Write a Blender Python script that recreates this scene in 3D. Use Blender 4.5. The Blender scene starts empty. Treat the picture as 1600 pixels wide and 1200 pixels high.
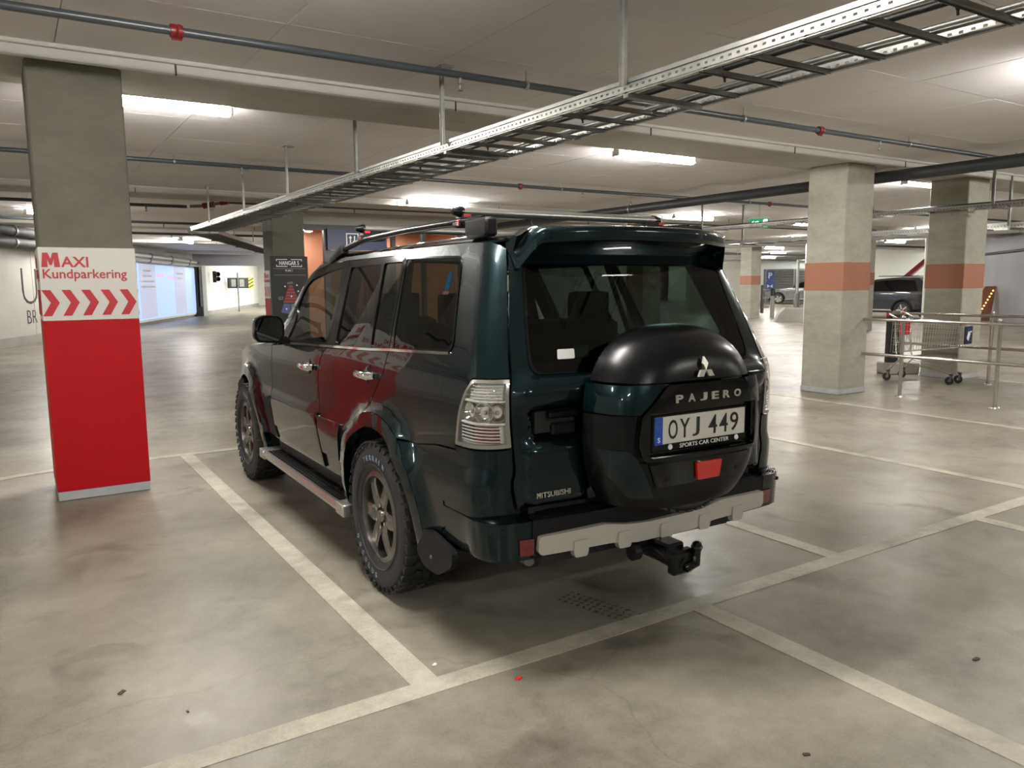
import bpy, bmesh, math, random
from mathutils import Vector, Matrix, geometry

random.seed(7)
SC = bpy.context.scene
COL = SC.collection
PI = math.pi

# ------------------------------------------------------------------ camera, world, exposure
CAM_F, CAM_YAW, CAM_PITCH, CAM_ROLL, CAM_H = 1218.66, 0.5666442, 0.12794759, -0.00824976, 1.546
cd = bpy.data.cameras.new('camera')
cam = bpy.data.objects.new('camera', cd)
COL.objects.link(cam)
_f = Vector((math.sin(CAM_YAW)*math.cos(CAM_PITCH), math.cos(CAM_YAW)*math.cos(CAM_PITCH), -math.sin(CAM_PITCH)))
_r = Vector((math.cos(CAM_YAW), -math.sin(CAM_YAW), 0))
_u = _r.cross(_f)
_R = math.cos(CAM_ROLL)*_r + math.sin(CAM_ROLL)*_u
_U = -math.sin(CAM_ROLL)*_r + math.cos(CAM_ROLL)*_u
cam.matrix_world = Matrix(((_R.x, _U.x, -_f.x, 0), (_R.y, _U.y, -_f.y, 0), (_R.z, _U.z, -_f.z, CAM_H), (0, 0, 0, 1)))
cd.sensor_fit = 'HORIZONTAL'; cd.sensor_width = 36; cd.lens = 36*CAM_F/1600
cd.clip_start = .05; cd.clip_end = 300
SC.camera = cam
w = bpy.data.worlds.new('world'); SC.world = w; w.use_nodes = True
w.node_tree.nodes['Background'].inputs[0].default_value = (.5, .5, .5, 1)
w.node_tree.nodes['Background'].inputs[1].default_value = .02
SC.view_settings.view_transform = 'Standard'
SC.view_settings.look = 'None'
SC.view_settings.gamma = 1
SC.view_settings.use_curve_mapping = False
SC.view_settings.exposure = 0.84
SC.cycles.use_denoising = True
SC.cycles.max_bounces = 8
SC.cycles.diffuse_bounces = 6
SC.cycles.glossy_bounces = 4
SC.cycles.transparent_max_bounces = 12
SC.cycles.sample_clamp_indirect = 6
SC.cycles.caustics_reflective = False
SC.cycles.caustics_refractive = False
LAMP = 100.0        # luminance of the battens' diffusers

# ------------------------------------------------------------------ helpers
def link(o, parent=None):
    COL.objects.link(o)
    if parent is not None: o.parent = parent
    return o
def thing(name, label, cat, loc=(0, 0, 0), rz=0, group=None):
    o = bpy.data.objects.new(name, None); o.empty_display_size = .1
    link(o); o.location = loc; o.rotation_euler = (0, 0, rz)
    return tag(o, label, cat, group)
def tag(o, label=None, cat=None, group=None, kind=None):
    if label: o['label'] = label
    if cat: o['category'] = cat
    if group: o['group'] = group
    if kind: o['kind'] = kind
    return o
def mesh_obj(name, verts, faces, mat, parent=None, smooth=False):
    me = bpy.data.meshes.new(name)
    me.from_pydata([tuple(v) for v in verts], [], faces)
    me.materials.append(mat)
    if smooth: me.polygons.foreach_set('use_smooth', [True]*len(me.polygons))
    me.update()
    return link(bpy.data.objects.new(name, me), parent)
def bm_obj(name, bm, mat, parent=None, smooth=False, angle=None):
    bmesh.ops.recalc_face_normals(bm, faces=bm.faces)
    me = bpy.data.meshes.new(name); bm.to_mesh(me); bm.free()
    me.materials.append(mat)
    if smooth or angle: me.polygons.foreach_set('use_smooth', [True]*len(me.polygons))
    if angle: me.set_sharp_from_angle(angle=math.radians(angle))
    me.update()
    return link(bpy.data.objects.new(name, me), parent)
def add_box(bm, c, s, bevel=0, rot=None, seg=1):
    """box of size s about centre c, optionally rotated by the 3x3 matrix rot"""
    M = Matrix.Translation(c) @ (rot.to_4x4() if rot is not None else Matrix.Identity(4)) @ Matrix.Diagonal((s[0], s[1], s[2], 1))
    r = bmesh.ops.create_cube(bm, size=1, matrix=M)
    if bevel:
        es = list({e for v in r['verts'] for e in v.link_edges})
        bmesh.ops.bevel(bm, geom=es, offset=bevel, segments=seg, affect='EDGES', profile=.7)
def box(name, c, s, mat, parent=None, bevel=0, rot=None, seg=1):
    bm = bmesh.new(); add_box(bm, c, s, bevel, rot, seg)
    return bm_obj(name, bm, mat, parent, angle=35 if bevel else None)
def span(name, a, b, mat, parent=None, bevel=0, seg=1):
    c = [(p+q)/2 for p, q in zip(a, b)]; s = [abs(q-p) for p, q in zip(a, b)]
    return box(name, c, s, mat, parent, bevel, None, seg)
def add_tube(bm, pts, r, n=10, caps=True, flat=1.0):
    pts = [Vector(p) for p in pts]; rings = []
    up0 = None
    for i, p in enumerate(pts):
        t = ((pts[i+1]-p) if i == 0 else (p-pts[i-1]) if i == len(pts)-1 else (pts[i+1]-p).normalized()+(p-pts[i-1]).normalized()).normalized()
        if up0 is None:
            up0 = Vector((0, 0, 1)) if abs(t.z) < .9 else Vector((1, 0, 0))
        a = t.cross(up0).normalized(); b = a.cross(t).normalized(); up0 = b
        rr = r[i] if isinstance(r, (list, tuple)) else r
        rings.append([bm.verts.new(p + a*math.cos(2*PI*k/n)*rr + b*math.sin(2*PI*k/n)*rr*flat) for k in range(n)])
    for A, B in zip(rings, rings[1:]):
        for k in range(n): bm.faces.new((A[k], A[(k+1) % n], B[(k+1) % n], B[k]))
    if caps:
        bm.faces.new(rings[0][::-1]); bm.faces.new(rings[-1])
def tube(name, pts, r, mat, parent=None, n=10, flat=1.0):
    bm = bmesh.new(); add_tube(bm, pts, r, n, True, flat)
    return bm_obj(name, bm, mat, parent, angle=50)
def add_lathe(bm, prof, M, n=32, closed=False):
    """profile [(radius, height)] turned about the local z axis, placed by M"""
    rings = []
    for (r, z) in prof:
        if r < 1e-6: rings.append([bm.verts.new(M @ Vector((0, 0, z)))])
        else: rings.append([bm.verts.new(M @ Vector((r*math.cos(2*PI*k/n), r*math.sin(2*PI*k/n), z))) for k in range(n)])
    pairs = list(zip(rings, rings[1:])) + ([(rings[-1], rings[0])] if closed else [])
    for A, B in pairs:
        for k in range(n):
            if len(A) == 1 and len(B) == 1: continue
            if len(A) == 1: bm.faces.new((A[0], B[k], B[(k+1) % n]))
            elif len(B) == 1: bm.faces.new((A[k], A[(k+1) % n], B[0]))
            else: bm.faces.new((A[k], A[(k+1) % n], B[(k+1) % n], B[k]))
def lathe(name, prof, M, mat, parent=None, n=32, closed=False, angle=40):
    bm = bmesh.new(); add_lathe(bm, prof, M, n, closed)
    return bm_obj(name, bm, mat, parent, angle=angle)
def prism(name, poly, fn, depth, mat, parent=None):
    """2-D polygon lifted by fn(u, v, w) with w = 0 and w = depth"""
    n = len(poly)
    vs = [fn(u, v, 0) for u, v in poly]+[fn(u, v, depth) for u, v in poly]
    fs = [tuple(range(n)), tuple(range(2*n-1, n-1, -1))]+[(i, (i+1) % n, n+(i+1) % n, n+i) for i in range(n)]
    bm = bmesh.new(); V = [bm.verts.new(v) for v in vs]
    for f in fs: bm.faces.new([V[i] for i in f])
    bm.normal_update(); bmesh.ops.triangulate(bm, faces=[f for f in bm.faces if len(f.verts) > 4])
    return bm_obj(name, bm, mat, parent)
def copy_tree(o, parent=None):
    c = o.copy(); link(c)
    c.parent = parent
    for ch in list(o.children): copy_tree(ch, c)
    return c
def text_obj(name, s, fn, width, height, mat, parent=None, depth=.004, bold=0.0, spacing=1.0, res=3, bend=None):
    """lettering as a mesh: fitted to width x height, laid out by fn(u, v, w)"""
    cu = bpy.data.curves.new(name, 'FONT'); cu.body = s; cu.size = 1; cu.offset = bold
    cu.space_character = spacing; cu.resolution_u = res; cu.extrude = .5; cu.fill_mode = 'BOTH'
    o = bpy.data.objects.new(name, cu); COL.objects.link(o)
    dg = bpy.context.evaluated_depsgraph_get()
    me = bpy.data.meshes.new_from_object(o.evaluated_get(dg))
    bpy.data.objects.remove(o); bpy.data.curves.remove(cu)
    xs = [v.co.x for v in me.vertices]; ys = [v.co.y for v in me.vertices]
    x0, x1, y0, y1 = min(xs), max(xs), min(ys), max(ys)
    sx = width/(x1-x0); sy = height/(y1-y0)
    for v in me.vertices:
        v.co = Vector(fn((v.co.x-x0)*sx, (v.co.y-y0)*sy, (v.co.z+.5)*depth))
    me.materials.clear(); me.materials.append(mat); me.update()
    me.name = name
    return link(bpy.data.objects.new(name, me), parent)

# ------------------------------------------------------------------ materials
def nodes(name):
    m = bpy.data.materials.new(name); m.use_nodes = True
    nt = m.node_tree; b = nt.nodes['Principled BSDF']
    return m, nt, b
def pbr(name, col, rough=.5, metal=0.0, coat=0.0, spec=None, emit=None, estr=0, bump=0, bscale=40, var=0, vscale=6, rvar=0):
    m, nt, b = nodes(name)
    b.inputs['Base Color'].default_value = (*col, 1)
    b.inputs['Roughness'].default_value = rough
    b.inputs['Metallic'].default_value = metal
    if coat:
        b.inputs['Coat Weight'].default_value = coat; b.inputs['Coat Roughness'].default_value = .03
    if spec is not None: b.inputs['Specular IOR Level'].default_value = spec
    if emit:
        b.inputs['Emission Color'].default_value = (*emit, 1); b.inputs['Emission Strength'].default_value = estr
    if var or bump or rvar:
        tc = nt.nodes.new('ShaderNodeTexCoord')
        no = nt.nodes.new('ShaderNodeTexNoise'); no.inputs['Scale'].default_value = vscale; no.inputs['Detail'].default_value = 6
        nt.links.new(tc.outputs['Object'], no.inputs['Vector'])
        if var:
            mx = nt.nodes.new('ShaderNodeMapRange')
            mx.inputs['From Min'].default_value = .3; mx.inputs['From Max'].default_value = .7
            mx.inputs['To Min'].default_value = 1-var; mx.inputs['To Max'].default_value = 1+var
            nt.links.new(no.outputs['Fac'], mx.inputs['Value'])
            vm = nt.nodes.new('ShaderNodeVectorMath'); vm.operation = 'SCALE'; vm.inputs[0].default_value = col
            nt.links.new(mx.outputs[0], vm.inputs['Scale']); nt.links.new(vm.outputs[0], b.inputs['Base Color'])
        if rvar:
            mr = nt.nodes.new('ShaderNodeMapRange'); mr.inputs['From Min'].default_value = .3; mr.inputs['From Max'].default_value = .7
            mr.inputs['To Min'].default_value = rough-rvar; mr.inputs['To Max'].default_value = rough+rvar
            nt.links.new(no.outputs['Fac'], mr.inputs['Value']); nt.links.new(mr.outputs[0], b.inputs['Roughness'])
        if bump:
            n2 = nt.nodes.new('ShaderNodeTexNoise'); n2.inputs['Scale'].default_value = bscale; n2.inputs['Detail'].default_value = 4
            nt.links.new(tc.outputs['Object'], n2.inputs['Vector'])
            bp = nt.nodes.new('ShaderNodeBump'); bp.inputs['Strength'].default_value = bump; bp.inputs['Distance'].default_value = .01
            nt.links.new(n2.outputs['Fac'], bp.inputs['Height']); nt.links.new(bp.outputs[0], b.inputs['Normal'])
    return m
def concrete(name, c0, c1, rough, spot=0.0, streak=(1, 1, 1), rv=.08, crack=0.0, bump=.12):
    """mottled concrete: two scales of blotches, optional dark spots and hairline cracks"""
    m, nt, b = nodes(name); N = nt.nodes.new; L = nt.links.new
    tc = N('ShaderNodeTexCoord'); mp = N('ShaderNodeMapping'); mp.inputs['Scale'].default_value = streak
    L(tc.outputs['Object'], mp.inputs['Vector'])
    a = N('ShaderNodeTexNoise'); a.inputs['Scale'].default_value = .9; a.inputs['Detail'].default_value = 9; a.inputs['Roughness'].default_value = .62
    c = N('ShaderNodeTexNoise'); c.inputs['Scale'].default_value = 9; c.inputs['Detail'].default_value = 8; c.inputs['Roughness'].default_value = .7
    d = N('ShaderNodeTexNoise'); d.inputs['Scale'].default_value = 90; d.inputs['Detail'].default_value = 3
    for n in (a, c, d): L(mp.outputs[0], n.inputs['Vector'])
    m1 = N('ShaderNodeMath'); m1.operation = 'MULTIPLY_ADD'; m1.inputs[1].default_value = .62
    L(a.outputs['Fac'], m1.inputs[0])
    m2 = N('ShaderNodeMath'); m2.operation = 'MULTIPLY_ADD'; m2.inputs[1].default_value = .28
    L(c.outputs['Fac'], m2.inputs[0])
    m3 = N('ShaderNodeMath'); m3.operation = 'MULTIPLY'; m3.inputs[1].default_value = .10
    L(d.outputs['Fac'], m3.inputs[0]); L(m3.outputs[0], m2.inputs[2]); L(m2.outputs[0], m1.inputs[2])
    r = N('ShaderNodeValToRGB'); r.color_ramp.elements[0].position = .36; r.color_ramp.elements[1].position = .64
    r.color_ramp.elements[0].color = (*c0, 1); r.color_ramp.elements[1].color = (*c1, 1)
    L(m1.outputs[0], r.inputs[0]); out = r.outputs[0]
    if spot or crack:
        v = N('ShaderNodeTexNoise'); v.inputs['Scale'].default_value = 2.3; v.inputs['Detail'].default_value = 5; v.inputs['Distortion'].default_value = .8
        L(mp.outputs[0], v.inputs['Vector'])
        mr = N('ShaderNodeMapRange'); mr.inputs['From Min'].default_value = .58; mr.inputs['From Max'].default_value = .74
        mr.inputs['To Min'].default_value = 0; mr.inputs['To Max'].default_value = spot
        L(v.outputs['Fac'], mr.inputs['Value'])
        mx = N('ShaderNodeMix'); mx.data_type = 'RGBA'; mx.inputs['B'].default_value = (c0[0]*.55, c0[1]*.5, c0[2]*.48, 1)
        L(mr.outputs[0], mx.inputs['Factor']); L(out, mx.inputs['A']); out = mx.outputs['Result']
    if crack:
        vo = N('ShaderNodeTexVoronoi'); vo.feature = 'DISTANCE_TO_EDGE'; vo.inputs['Scale'].default_value = .55
        nz = N('ShaderNodeTexNoise'); nz.inputs['Scale'].default_value = 3; nz.inputs['Detail'].default_value = 6
        L(mp.outputs[0], nz.inputs['Vector'])
        ad = N('ShaderNodeVectorMath'); ad.operation = 'MULTIPLY_ADD'; ad.inputs[1].default_value = (.35, .35, .35)
        L(nz.outputs['Color'], ad.inputs[0]); L(mp.outputs[0], ad.inputs[2]); L(ad.outputs[0], vo.inputs['Vector'])
        mr = N('ShaderNodeMapRange'); mr.inputs['From Min'].default_value = 0; mr.inputs['From Max'].default_value = .006
        mr.inputs['To Min'].default_value = crack; mr.inputs['To Max'].default_value = 0
        L(vo.outputs['Distance'], mr.inputs['Value'])
        mx = N('ShaderNodeMix'); mx.data_type = 'RGBA'; mx.inputs['B'].default_value = (c0[0]*.6, c0[1]*.56, c0[2]*.5, 1)
        L(mr.outputs[0], mx.inputs['Factor']); L(out, mx.inputs['A']); out = mx.outputs['Result']
    L(out, b.inputs['Base Color'])
    mr = N('ShaderNodeMapRange'); mr.inputs['From Min'].default_value = .35; mr.inputs['From Max'].default_value = .65
    mr.inputs['To Min'].default_value = rough-rv; mr.inputs['To Max'].default_value = rough+rv
    L(c.outputs['Fac'], mr.inputs['Value']); L(mr.outputs[0], b.inputs['Roughness'])
    b.inputs['Specular IOR Level'].default_value = .3
    bp = N('ShaderNodeBump'); bp.inputs['Strength'].default_value = bump; bp.inputs['Distance'].default_value = .006
    L(c.outputs['Fac'], bp.inputs['Height']); L(bp.outputs[0], b.inputs['Normal'])
    return m
def tinted(name, tint, rough=.0, refl=.06):
    """thin glass: tinted see-through plus a Fresnel mirror"""
    m = bpy.data.materials.new(name); m.use_nodes = True; nt = m.node_tree; nt.nodes.clear(); N = nt.nodes.new; L = nt.links.new
    o = N('ShaderNodeOutputMaterial'); t = N('ShaderNodeBsdfTransparent'); t.inputs[0].default_value = (*tint, 1)
    g = N('ShaderNodeBsdfGlossy'); g.inputs['Roughness'].default_value = rough; g.inputs[0].default_value = (1, 1, 1, 1)
    ge = N('ShaderNodeNewGeometry'); dt = N('ShaderNodeVectorMath'); dt.operation = 'DOT_PRODUCT'
    L(ge.outputs['Normal'], dt.inputs[0]); L(ge.outputs['Incoming'], dt.inputs[1])
    prev = dt.outputs['Value']
    for op, v in (('ABSOLUTE', None), ('SUBTRACT', 1), ('POWER', 5.0), ('MULTIPLY_ADD', .96)):
        mt = N('ShaderNodeMath'); mt.operation = op
        if op == 'SUBTRACT': mt.inputs[0].default_value = 1; L(prev, mt.inputs[1])
        else:
            L(prev, mt.inputs[0])
            if v is not None: mt.inputs[1].default_value = v
        if op == 'MULTIPLY_ADD': mt.inputs[2].default_value = .032
        prev = mt.outputs[0]
    f = mt
    mx = N('ShaderNodeMixShader'); L(f.outputs[0], mx.inputs[0]); L(t.outputs[0], mx.inputs[1]); L(g.outputs[0], mx.inputs[2]); L(mx.outputs[0], o.inputs[0])
    return m

M_floor = concrete('polished_concrete_floor', (.115, .102, .078), (.345, .315, .255), .40, spot=.6, crack=.22, rv=.1)
M_col = concrete('shade_tone_concrete_column', (.105, .099, .077), (.175, .167, .134), .8, streak=(1, 1, 2.2), spot=.2, bump=.3)  # column concrete darkened: the weaker light on it is put into the colour
M_colb = concrete('lit_tone_concrete_column', (.28, .272, .222), (.45, .437, .37), .8, streak=(1, 1, 2.2), spot=.2, bump=.3)  # same concrete made paler: the stronger light is put into the colour
M_ceil = concrete('ceiling_concrete', (.82, .795, .81), (.88, .86, .875), .8, bump=.1)
M_beam = concrete('beam_concrete', (.45, .44, .41), (.60, .585, .55), .8, streak=(.6, 1, 1), spot=.2, bump=.2)
M_joint = pbr('dark_joint', (.06, .055, .05), .9)  # even dark tone of the joints and the slab behind the panels
M_white = pbr('white_wall_paint', (.52, .51, .47), .7, var=.05, vscale=1.5)
M_bright = pbr('bright_white_paint', (.85, .86, .80), .6)
M_greyw = pbr('grey_wall_paint', (.25, .245, .26), .7, var=.12, vscale=.6)
M_beige = pbr('beige_wall_paint', (.42, .41, .36), .7, var=.06, vscale=.8)
M_plinth = concrete('plinth_grey', (.30, .29, .26), (.42, .41, .38), .7)
M_line = concrete('worn_road_paint', (.20, .185, .145), (.62, .59, .48), .55, spot=.5, bump=.25)
M_terra = pbr('terracotta_paint', (.34, .145, .088), .65, var=.05, vscale=3)
M_orange = pbr('orange_wall', (.56, .26, .15), .6, var=.06, vscale=2)
M_red = pbr('red_panel', (.40, .004, .008), .5, spec=.2)
M_signw = pbr('white_panel', (.60, .59, .545), .5)
M_redletter = pbr('red_lettering', (.44, .012, .025), .4)
M_base = pbr('pale_grey_skirting', (.40, .42, .43), .5, var=.08, vscale=12)
M_duct = pbr('dark_duct', (.05, .05, .055), .7)
M_galv = pbr('galvanised_steel', (.37, .37, .35), .45, .8, var=.12, vscale=14, rvar=.08)
M_galvd = pbr('dull_zinc_steel', (.20, .20, .185), .5, .8, var=.1, vscale=12)
M_pipe = pbr('dark_grey_pipe_paint', (.045, .052, .06), .32)
M_redp = pbr('dark_red_coupling', (.16, .012, .015), .35)
M_blackc = pbr('black_cable', (.012, .012, .012), .5)
M_black = pbr('matt_black', (.012, .012, .013), .6)
M_darkmetal = pbr('dark_frame_metal', (.03, .03, .032), .45)
M_stainless = pbr('brushed_stainless', (.58, .56, .52), .22, 1.0, rvar=.05, vscale=30)
M_lampbody = pbr('lamp_grey', (.5, .5, .48), .5)
M_navy = pbr('navy_sign', (.010, .022, .085), .45)
M_iconw = pbr('white_print', (.85, .85, .85), .5)
M_greyprint = pbr('grey_print', (.32, .32, .32), .5)
M_diff = pbr('lit_diffuser', (.9, .9, .85), .4, emit=(1.0, .965, .905), estr=LAMP)
M_diffw = pbr('lit_cool_diffuser', (.9, .9, .9), .4, emit=(.95, 1.0, .95), estr=LAMP*.8)
M_diffe = pbr('lit_entrance_diffuser', (.9, .9, .9), .4, emit=(1.0, 1.0, .96), estr=LAMP*2.2)
M_poster = pbr('backlit_poster', (.1, .15, .3), .4, emit=(.34, .46, .80), estr=.72)
M_poster2 = pbr('backlit_poster_grey', (.2, .2, .25), .4, emit=(.42, .45, .62), estr=.52)
M_exit = pbr('lit_green_exit', (.01, .2, .08), .4, emit=(.0, .22, .085), estr=.55)
M_exitw = pbr('lit_white_pictogram', (.9, .9, .9), .4, emit=(.8, 1, .9), estr=.9)
M_amber = pbr('amber_lamp', (.8, .4, .1), .4, emit=(1, .55, .15), estr=4)
M_yellow = pbr('yellow_marking', (.75, .65, .05), .5)
M_silverpipe = pbr('insulated_pipe_foil', (.62, .62, .62), .35, .9)
M_bluesign = pbr('blue_traffic_sign', (.02, .07, .4), .4)
# ------------------------------------------------------------------ the setting
ZC, ZB = 3.2, 3.095        # slab soffit, beam soffit
BEAMS = [(-9.7, -8.84), (-1.66, -.80), (6.41, 7.27), (14.45, 15.31), (22.5, 23.36), (30.6, 31.46), (38.7, 39.56)]
fl = tag(span('floor', (-22, -14, -.2), (75, 66, 0), M_floor), kind='structure')
ce = tag(span('ceiling', (-22, -14, ZC+.03), (75, 66, ZC+.35), M_joint), kind='structure')
# formwork panels of the slab between the beams, the visible ones one by one
gap = .006
rows = []
for (a, b), (c, d) in zip(BEAMS, BEAMS[1:]):
    y0, y1 = b, c; n = round((y1-y0)/1.27); ys = [y0+(y1-y0)*k/n for k in range(n+1)]
    if abs(c-6.41) < .01: ys = [-.80, .10, 1.37, 2.63, 3.90, 5.17, 6.41]
    rows += list(zip(ys, ys[1:]))
rows.append((39.56, 66))
xs = [-22]+[6.55+1.235*k for k in range(-16, 24)]+[75]
cache = {}
far = bmesh.new(); npan = 0
for (y0, y1) in rows:
    for x0, x1 in zip(xs, xs[1:]):
        cx, cy = (x0+x1)/2, (y0+y1)/2
        dep = cx*math.sin(CAM_YAW)+cy*math.cos(CAM_YAW); lat = cx*math.cos(CAM_YAW)-cy*math.sin(CAM_YAW)
        near = dep > .5 and abs(lat) < dep*.66+1.6 and dep < 15.5
        if near and npan < 300:
            key = (round(x1-x0, 3), round(y1-y0, 3))
            if key not in cache:
                bm = bmesh.new(); add_box(bm, (0, 0, .02), (x1-x0-gap, y1-y0-gap, .04))
                o = bm_obj('ceiling_panel', bm, M_ceil, ce); cache[key] = o
            else:
                o = link(cache[key].copy(), ce)
            o.location = (cx, cy, ZC+.0004*((npan*7) % 5)); npan += 1
        else:
            add_box(far, (cx, cy, ZC+.02), (x1-x0-gap, y1-y0-gap, .04))
tag(bm_obj('ceiling_panel', far, M_ceil, ce), kind='stuff')
for i, (a, b) in enumerate(BEAMS):
    t = tag(span('trim_%d' % (i+1), (-22, a, ZB), (75, b, ZC+.1), M_beam, None, bevel=.012), kind='structure')
    span('beam_ledge', (-22, a-.035, ZC-.028), (75, a, ZC+.02), M_beam, t, bevel=.006)
    span('beam_ledge', (-22, b, ZC-.028), (75, b+.03, ZC+.02), M_beam, t, bevel=.006)
    bm = bmesh.new()
    for k in range(34):
        add_box(bm, (-20+2.35*k+(i % 2)*.7, a-.002, (ZB+ZC)/2-.01), (.012, .012, .085))
    bm_obj('joint', bm, M_joint, t)

# painted bay markings lie on the floor
def stripe(x0, y0, x1, y1): return span('bay_line', (x0, y0, -.002), (x1, y1, .0025), M_line, fl)
stripe(-2.5, 2.522, 12.5, 2.628)
for (x0, x1) in ((1.194, 1.309), (3.765, 3.875), (6.235, 6.335), (8.745, 8.845)): stripe(x0, 2.628, x1, 7.553)
for (x0, x1) in ((-2.45, -2.34), (.085, .195), (2.617, 2.735), (5.155, 5.265), (7.69, 7.80), (10.2, 10.31)): stripe(x0, -2.5, x1, 2.522)
for x in (12.70, 15.2, 17.7): stripe(x, 2.6, x+.1, 7.6)
for y in (12.95, 14.75): stripe(14.6, y, 19.9, y+.11)
stripe(20.9, 13.4, 22.9, 13.5)
stripe(18.0, 17.3, 26.0, 17.4)
stripe(28.5, 22.0, 46.0, 22.13)
pts = [(3.765, 7.60), (.55, 7.606), (.2, 7.585), (-.1, 7.52), (-.4, 7.38), (-.75, 7.1), (-1.1, 6.7), (-1.5, 6.1)]
vs, fs = [], []
for i, p in enumerate(pts):
    q = pts[min(i+1, len(pts)-1)]; o = pts[max(i-1, 0)]
    t = Vector((q[0]-o[0], q[1]-o[1], 0)).normalized(); n = Vector((-t.y, t.x, 0))*.052
    for s in (1, -1):
        for z in (-.002, .0025): vs.append((p[0]+s*n.x, p[1]+s*n.y, z))
for i in range(len(pts)-1):
    a = 4*i; b = a+4
    fs += [(a+1, b+1, b+3, a+3), (a, a+2, b+2, b), (a, b, b+1, a+1), (a+2, a+3, b+3, b+2)]
mesh_obj('curved_line', vs, fs, M_line, fl)
# dark tyre print left on the concrete behind the car
def at_ground(px, py):
    d = _f+(px-800)/CAM_F*_R-(py-600)/CAM_F*_U; t = -CAM_H/d.z
    return Vector((d.x*t, d.y*t, 0))
bm = bmesh.new()
g0 = Vector((2.165, 2.98, 0)); gd = Vector((.12, -.42, 0))
for k in range(13):
    for j in range(4):
        p = g0+gd*(k/12)+Vector((.035*j, .012*j, 0))
        add_box(bm, (p.x, p.y, .0006), (.026*random.uniform(.5, 1.2), .014*random.uniform(.5, 1.3), .0014), rot=Matrix.Rotation(.6*(-1)**j+random.uniform(-.3, .3), 3, 'Z'))
tag(bm_obj('tyre_print', bm, pbr('tyre_grime', (.07, .064, .053), .6), fl), kind='stuff')
# litter
def crumb(name, x, y, sx, sy, mat, label, cat, rz=0, h=.004):
    bm = bmesh.new(); add_box(bm, (0, 0, h/2+.0005), (sx, sy, h), rot=Matrix.Rotation(rz, 3, 'Z'))
    for v in bm.verts: v.co.z += random.uniform(0, .002); v.co.x += random.uniform(-.1, .1)*sx
    o = bm_obj(name, bm, mat); o.location = (x, y, 0); return tag(o, label, cat)
crumb('plastic_scrap', 1.571, 2.440, .022, .018, pbr('red_scrap', (.8, .03, .02), .5), 'small red plastic scrap beside the white line behind the car', 'litter', .4)
crumb('paper_scrap', 1.345, 2.64+.08, .02, .014, M_iconw, 'tiny white paper scrap at the corner of two white lines', 'litter', .8)
M_leaf = pbr('dry_leaf', (.06, .035, .02), .8)
for i, (px, py, s, lab) in enumerate([(1525, 1031, .030, 'dry brown leaf scrap on the floor at the far right'), (190, 1083, .03, 'dark leaf scrap on the floor at the lower left'),
                            (293, 1113, .012, 'small dark crumb on the floor by the near white line'), (1260, 1180, .022, 'dark crumb on the floor below the right diagonal line')]):
    g = at_ground(px, py); crumb('leaf_scrap', g.x, g.y, s, s*.5, M_leaf, lab, 'litter', i*.9)

# ---- outer walls
def wall(name, p, q, z0, z1, th, mat):
    """wall from p to q, its visible face on the right-hand side when going p -> q"""
    p = Vector((*p, 0)); q = Vector((*q, 0)); d = (q-p); L_ = d.length; d.normalize()
    o = box(name, (L_/2, th/2, (z0+z1)/2), (L_, th, z1-z0), mat)
    o.location = p; o.rotation_euler = (0, 0, math.atan2(d.y, d.x))
    return tag(o, kind='structure')
WD = Vector((8.34, 19.4, 0)).normalized()
W0 = Vector((-.35, 23.8, 0))
def onw(s, z, out=0.0): return W0+WD*s+Vector((WD.y, -WD.x, 0))*out+Vector((0, 0, z))
a = W0+WD*-39; b = W0+WD*21.5
wl = wall('wall_left', (a.x, a.y), (b.x, b.y), 0, 3.3, .3, M_white)
bl = wall('baseboard_left', (a.x+.02*WD.y, a.y-.02*WD.x), (b.x+.02*WD.y, b.y-.02*WD.x), 0, .24, .1, M_plinth)
for k in range(24):
    j = box('joint', (1.2+2.5*k, -.003, 1.75), (.012, .008, 3.0), M_plinth, wl)
wall('wall_back', (25, -12.5), (-20, -12.5), 0, 3.3, .3, M_beige)
wall('wall_far', (8, 62), (74, 62), 0, 3.3, .3, M_white)
wall('wall_right', (25.5, 9.9), (25.5, -12.5), 0, 3.3, .3, M_greyw)
wr = wall('wall_ramp', (36.6, 19.6), (25.5, 10.0), 0, 3.3, .3, M_greyw)
wall('wall_end', (73, 62), (73, 15), 0, 3.3, .3, M_white)
wall('wall_side', (73, 15.5), (36.9, 19.9), 0, 3.3, .3, M_white)
# service entrance beyond the left wall: lintel, black jamb, bright room
tag(span('trim_entrance', (8.0, 43.3, 2.62), (13.6, 43.9, 3.25), M_greyw), kind='structure')
tag(span('wall_core_rear', (13.6, 43.3, 0), (40, 43.6, 3.25), M_white), kind='structure')
jb = thing('door_jamb', 'black steel jamb of the roller entrance at the end of the left wall', 'door frame', (8.05, 43.05, 0))
box('post', (.02, .0, 1.45), (.16, .2, 2.9), M_black, jb); box('guide_rail', (.24, .02, 1.4), (.07, .1, 2.8), M_galvd, jb); box('bumper_foot', (.1, -.02, .25), (.34, .25, .5), M_black, jb)
tag(span('trim_jamb', (8.42, 43.2, 0), (8.62, 43.5, 2.62), M_bright), kind='structure')
rw = wall('wall_entrance_room', (8.7, 43.9), (16.2, 62), 0, 3.3, .2, M_bright)
tag(span('baseboard_entrance_room', (0, -.03, 0), (19.3, 0, .22), M_plinth, rw), kind='structure')
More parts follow.
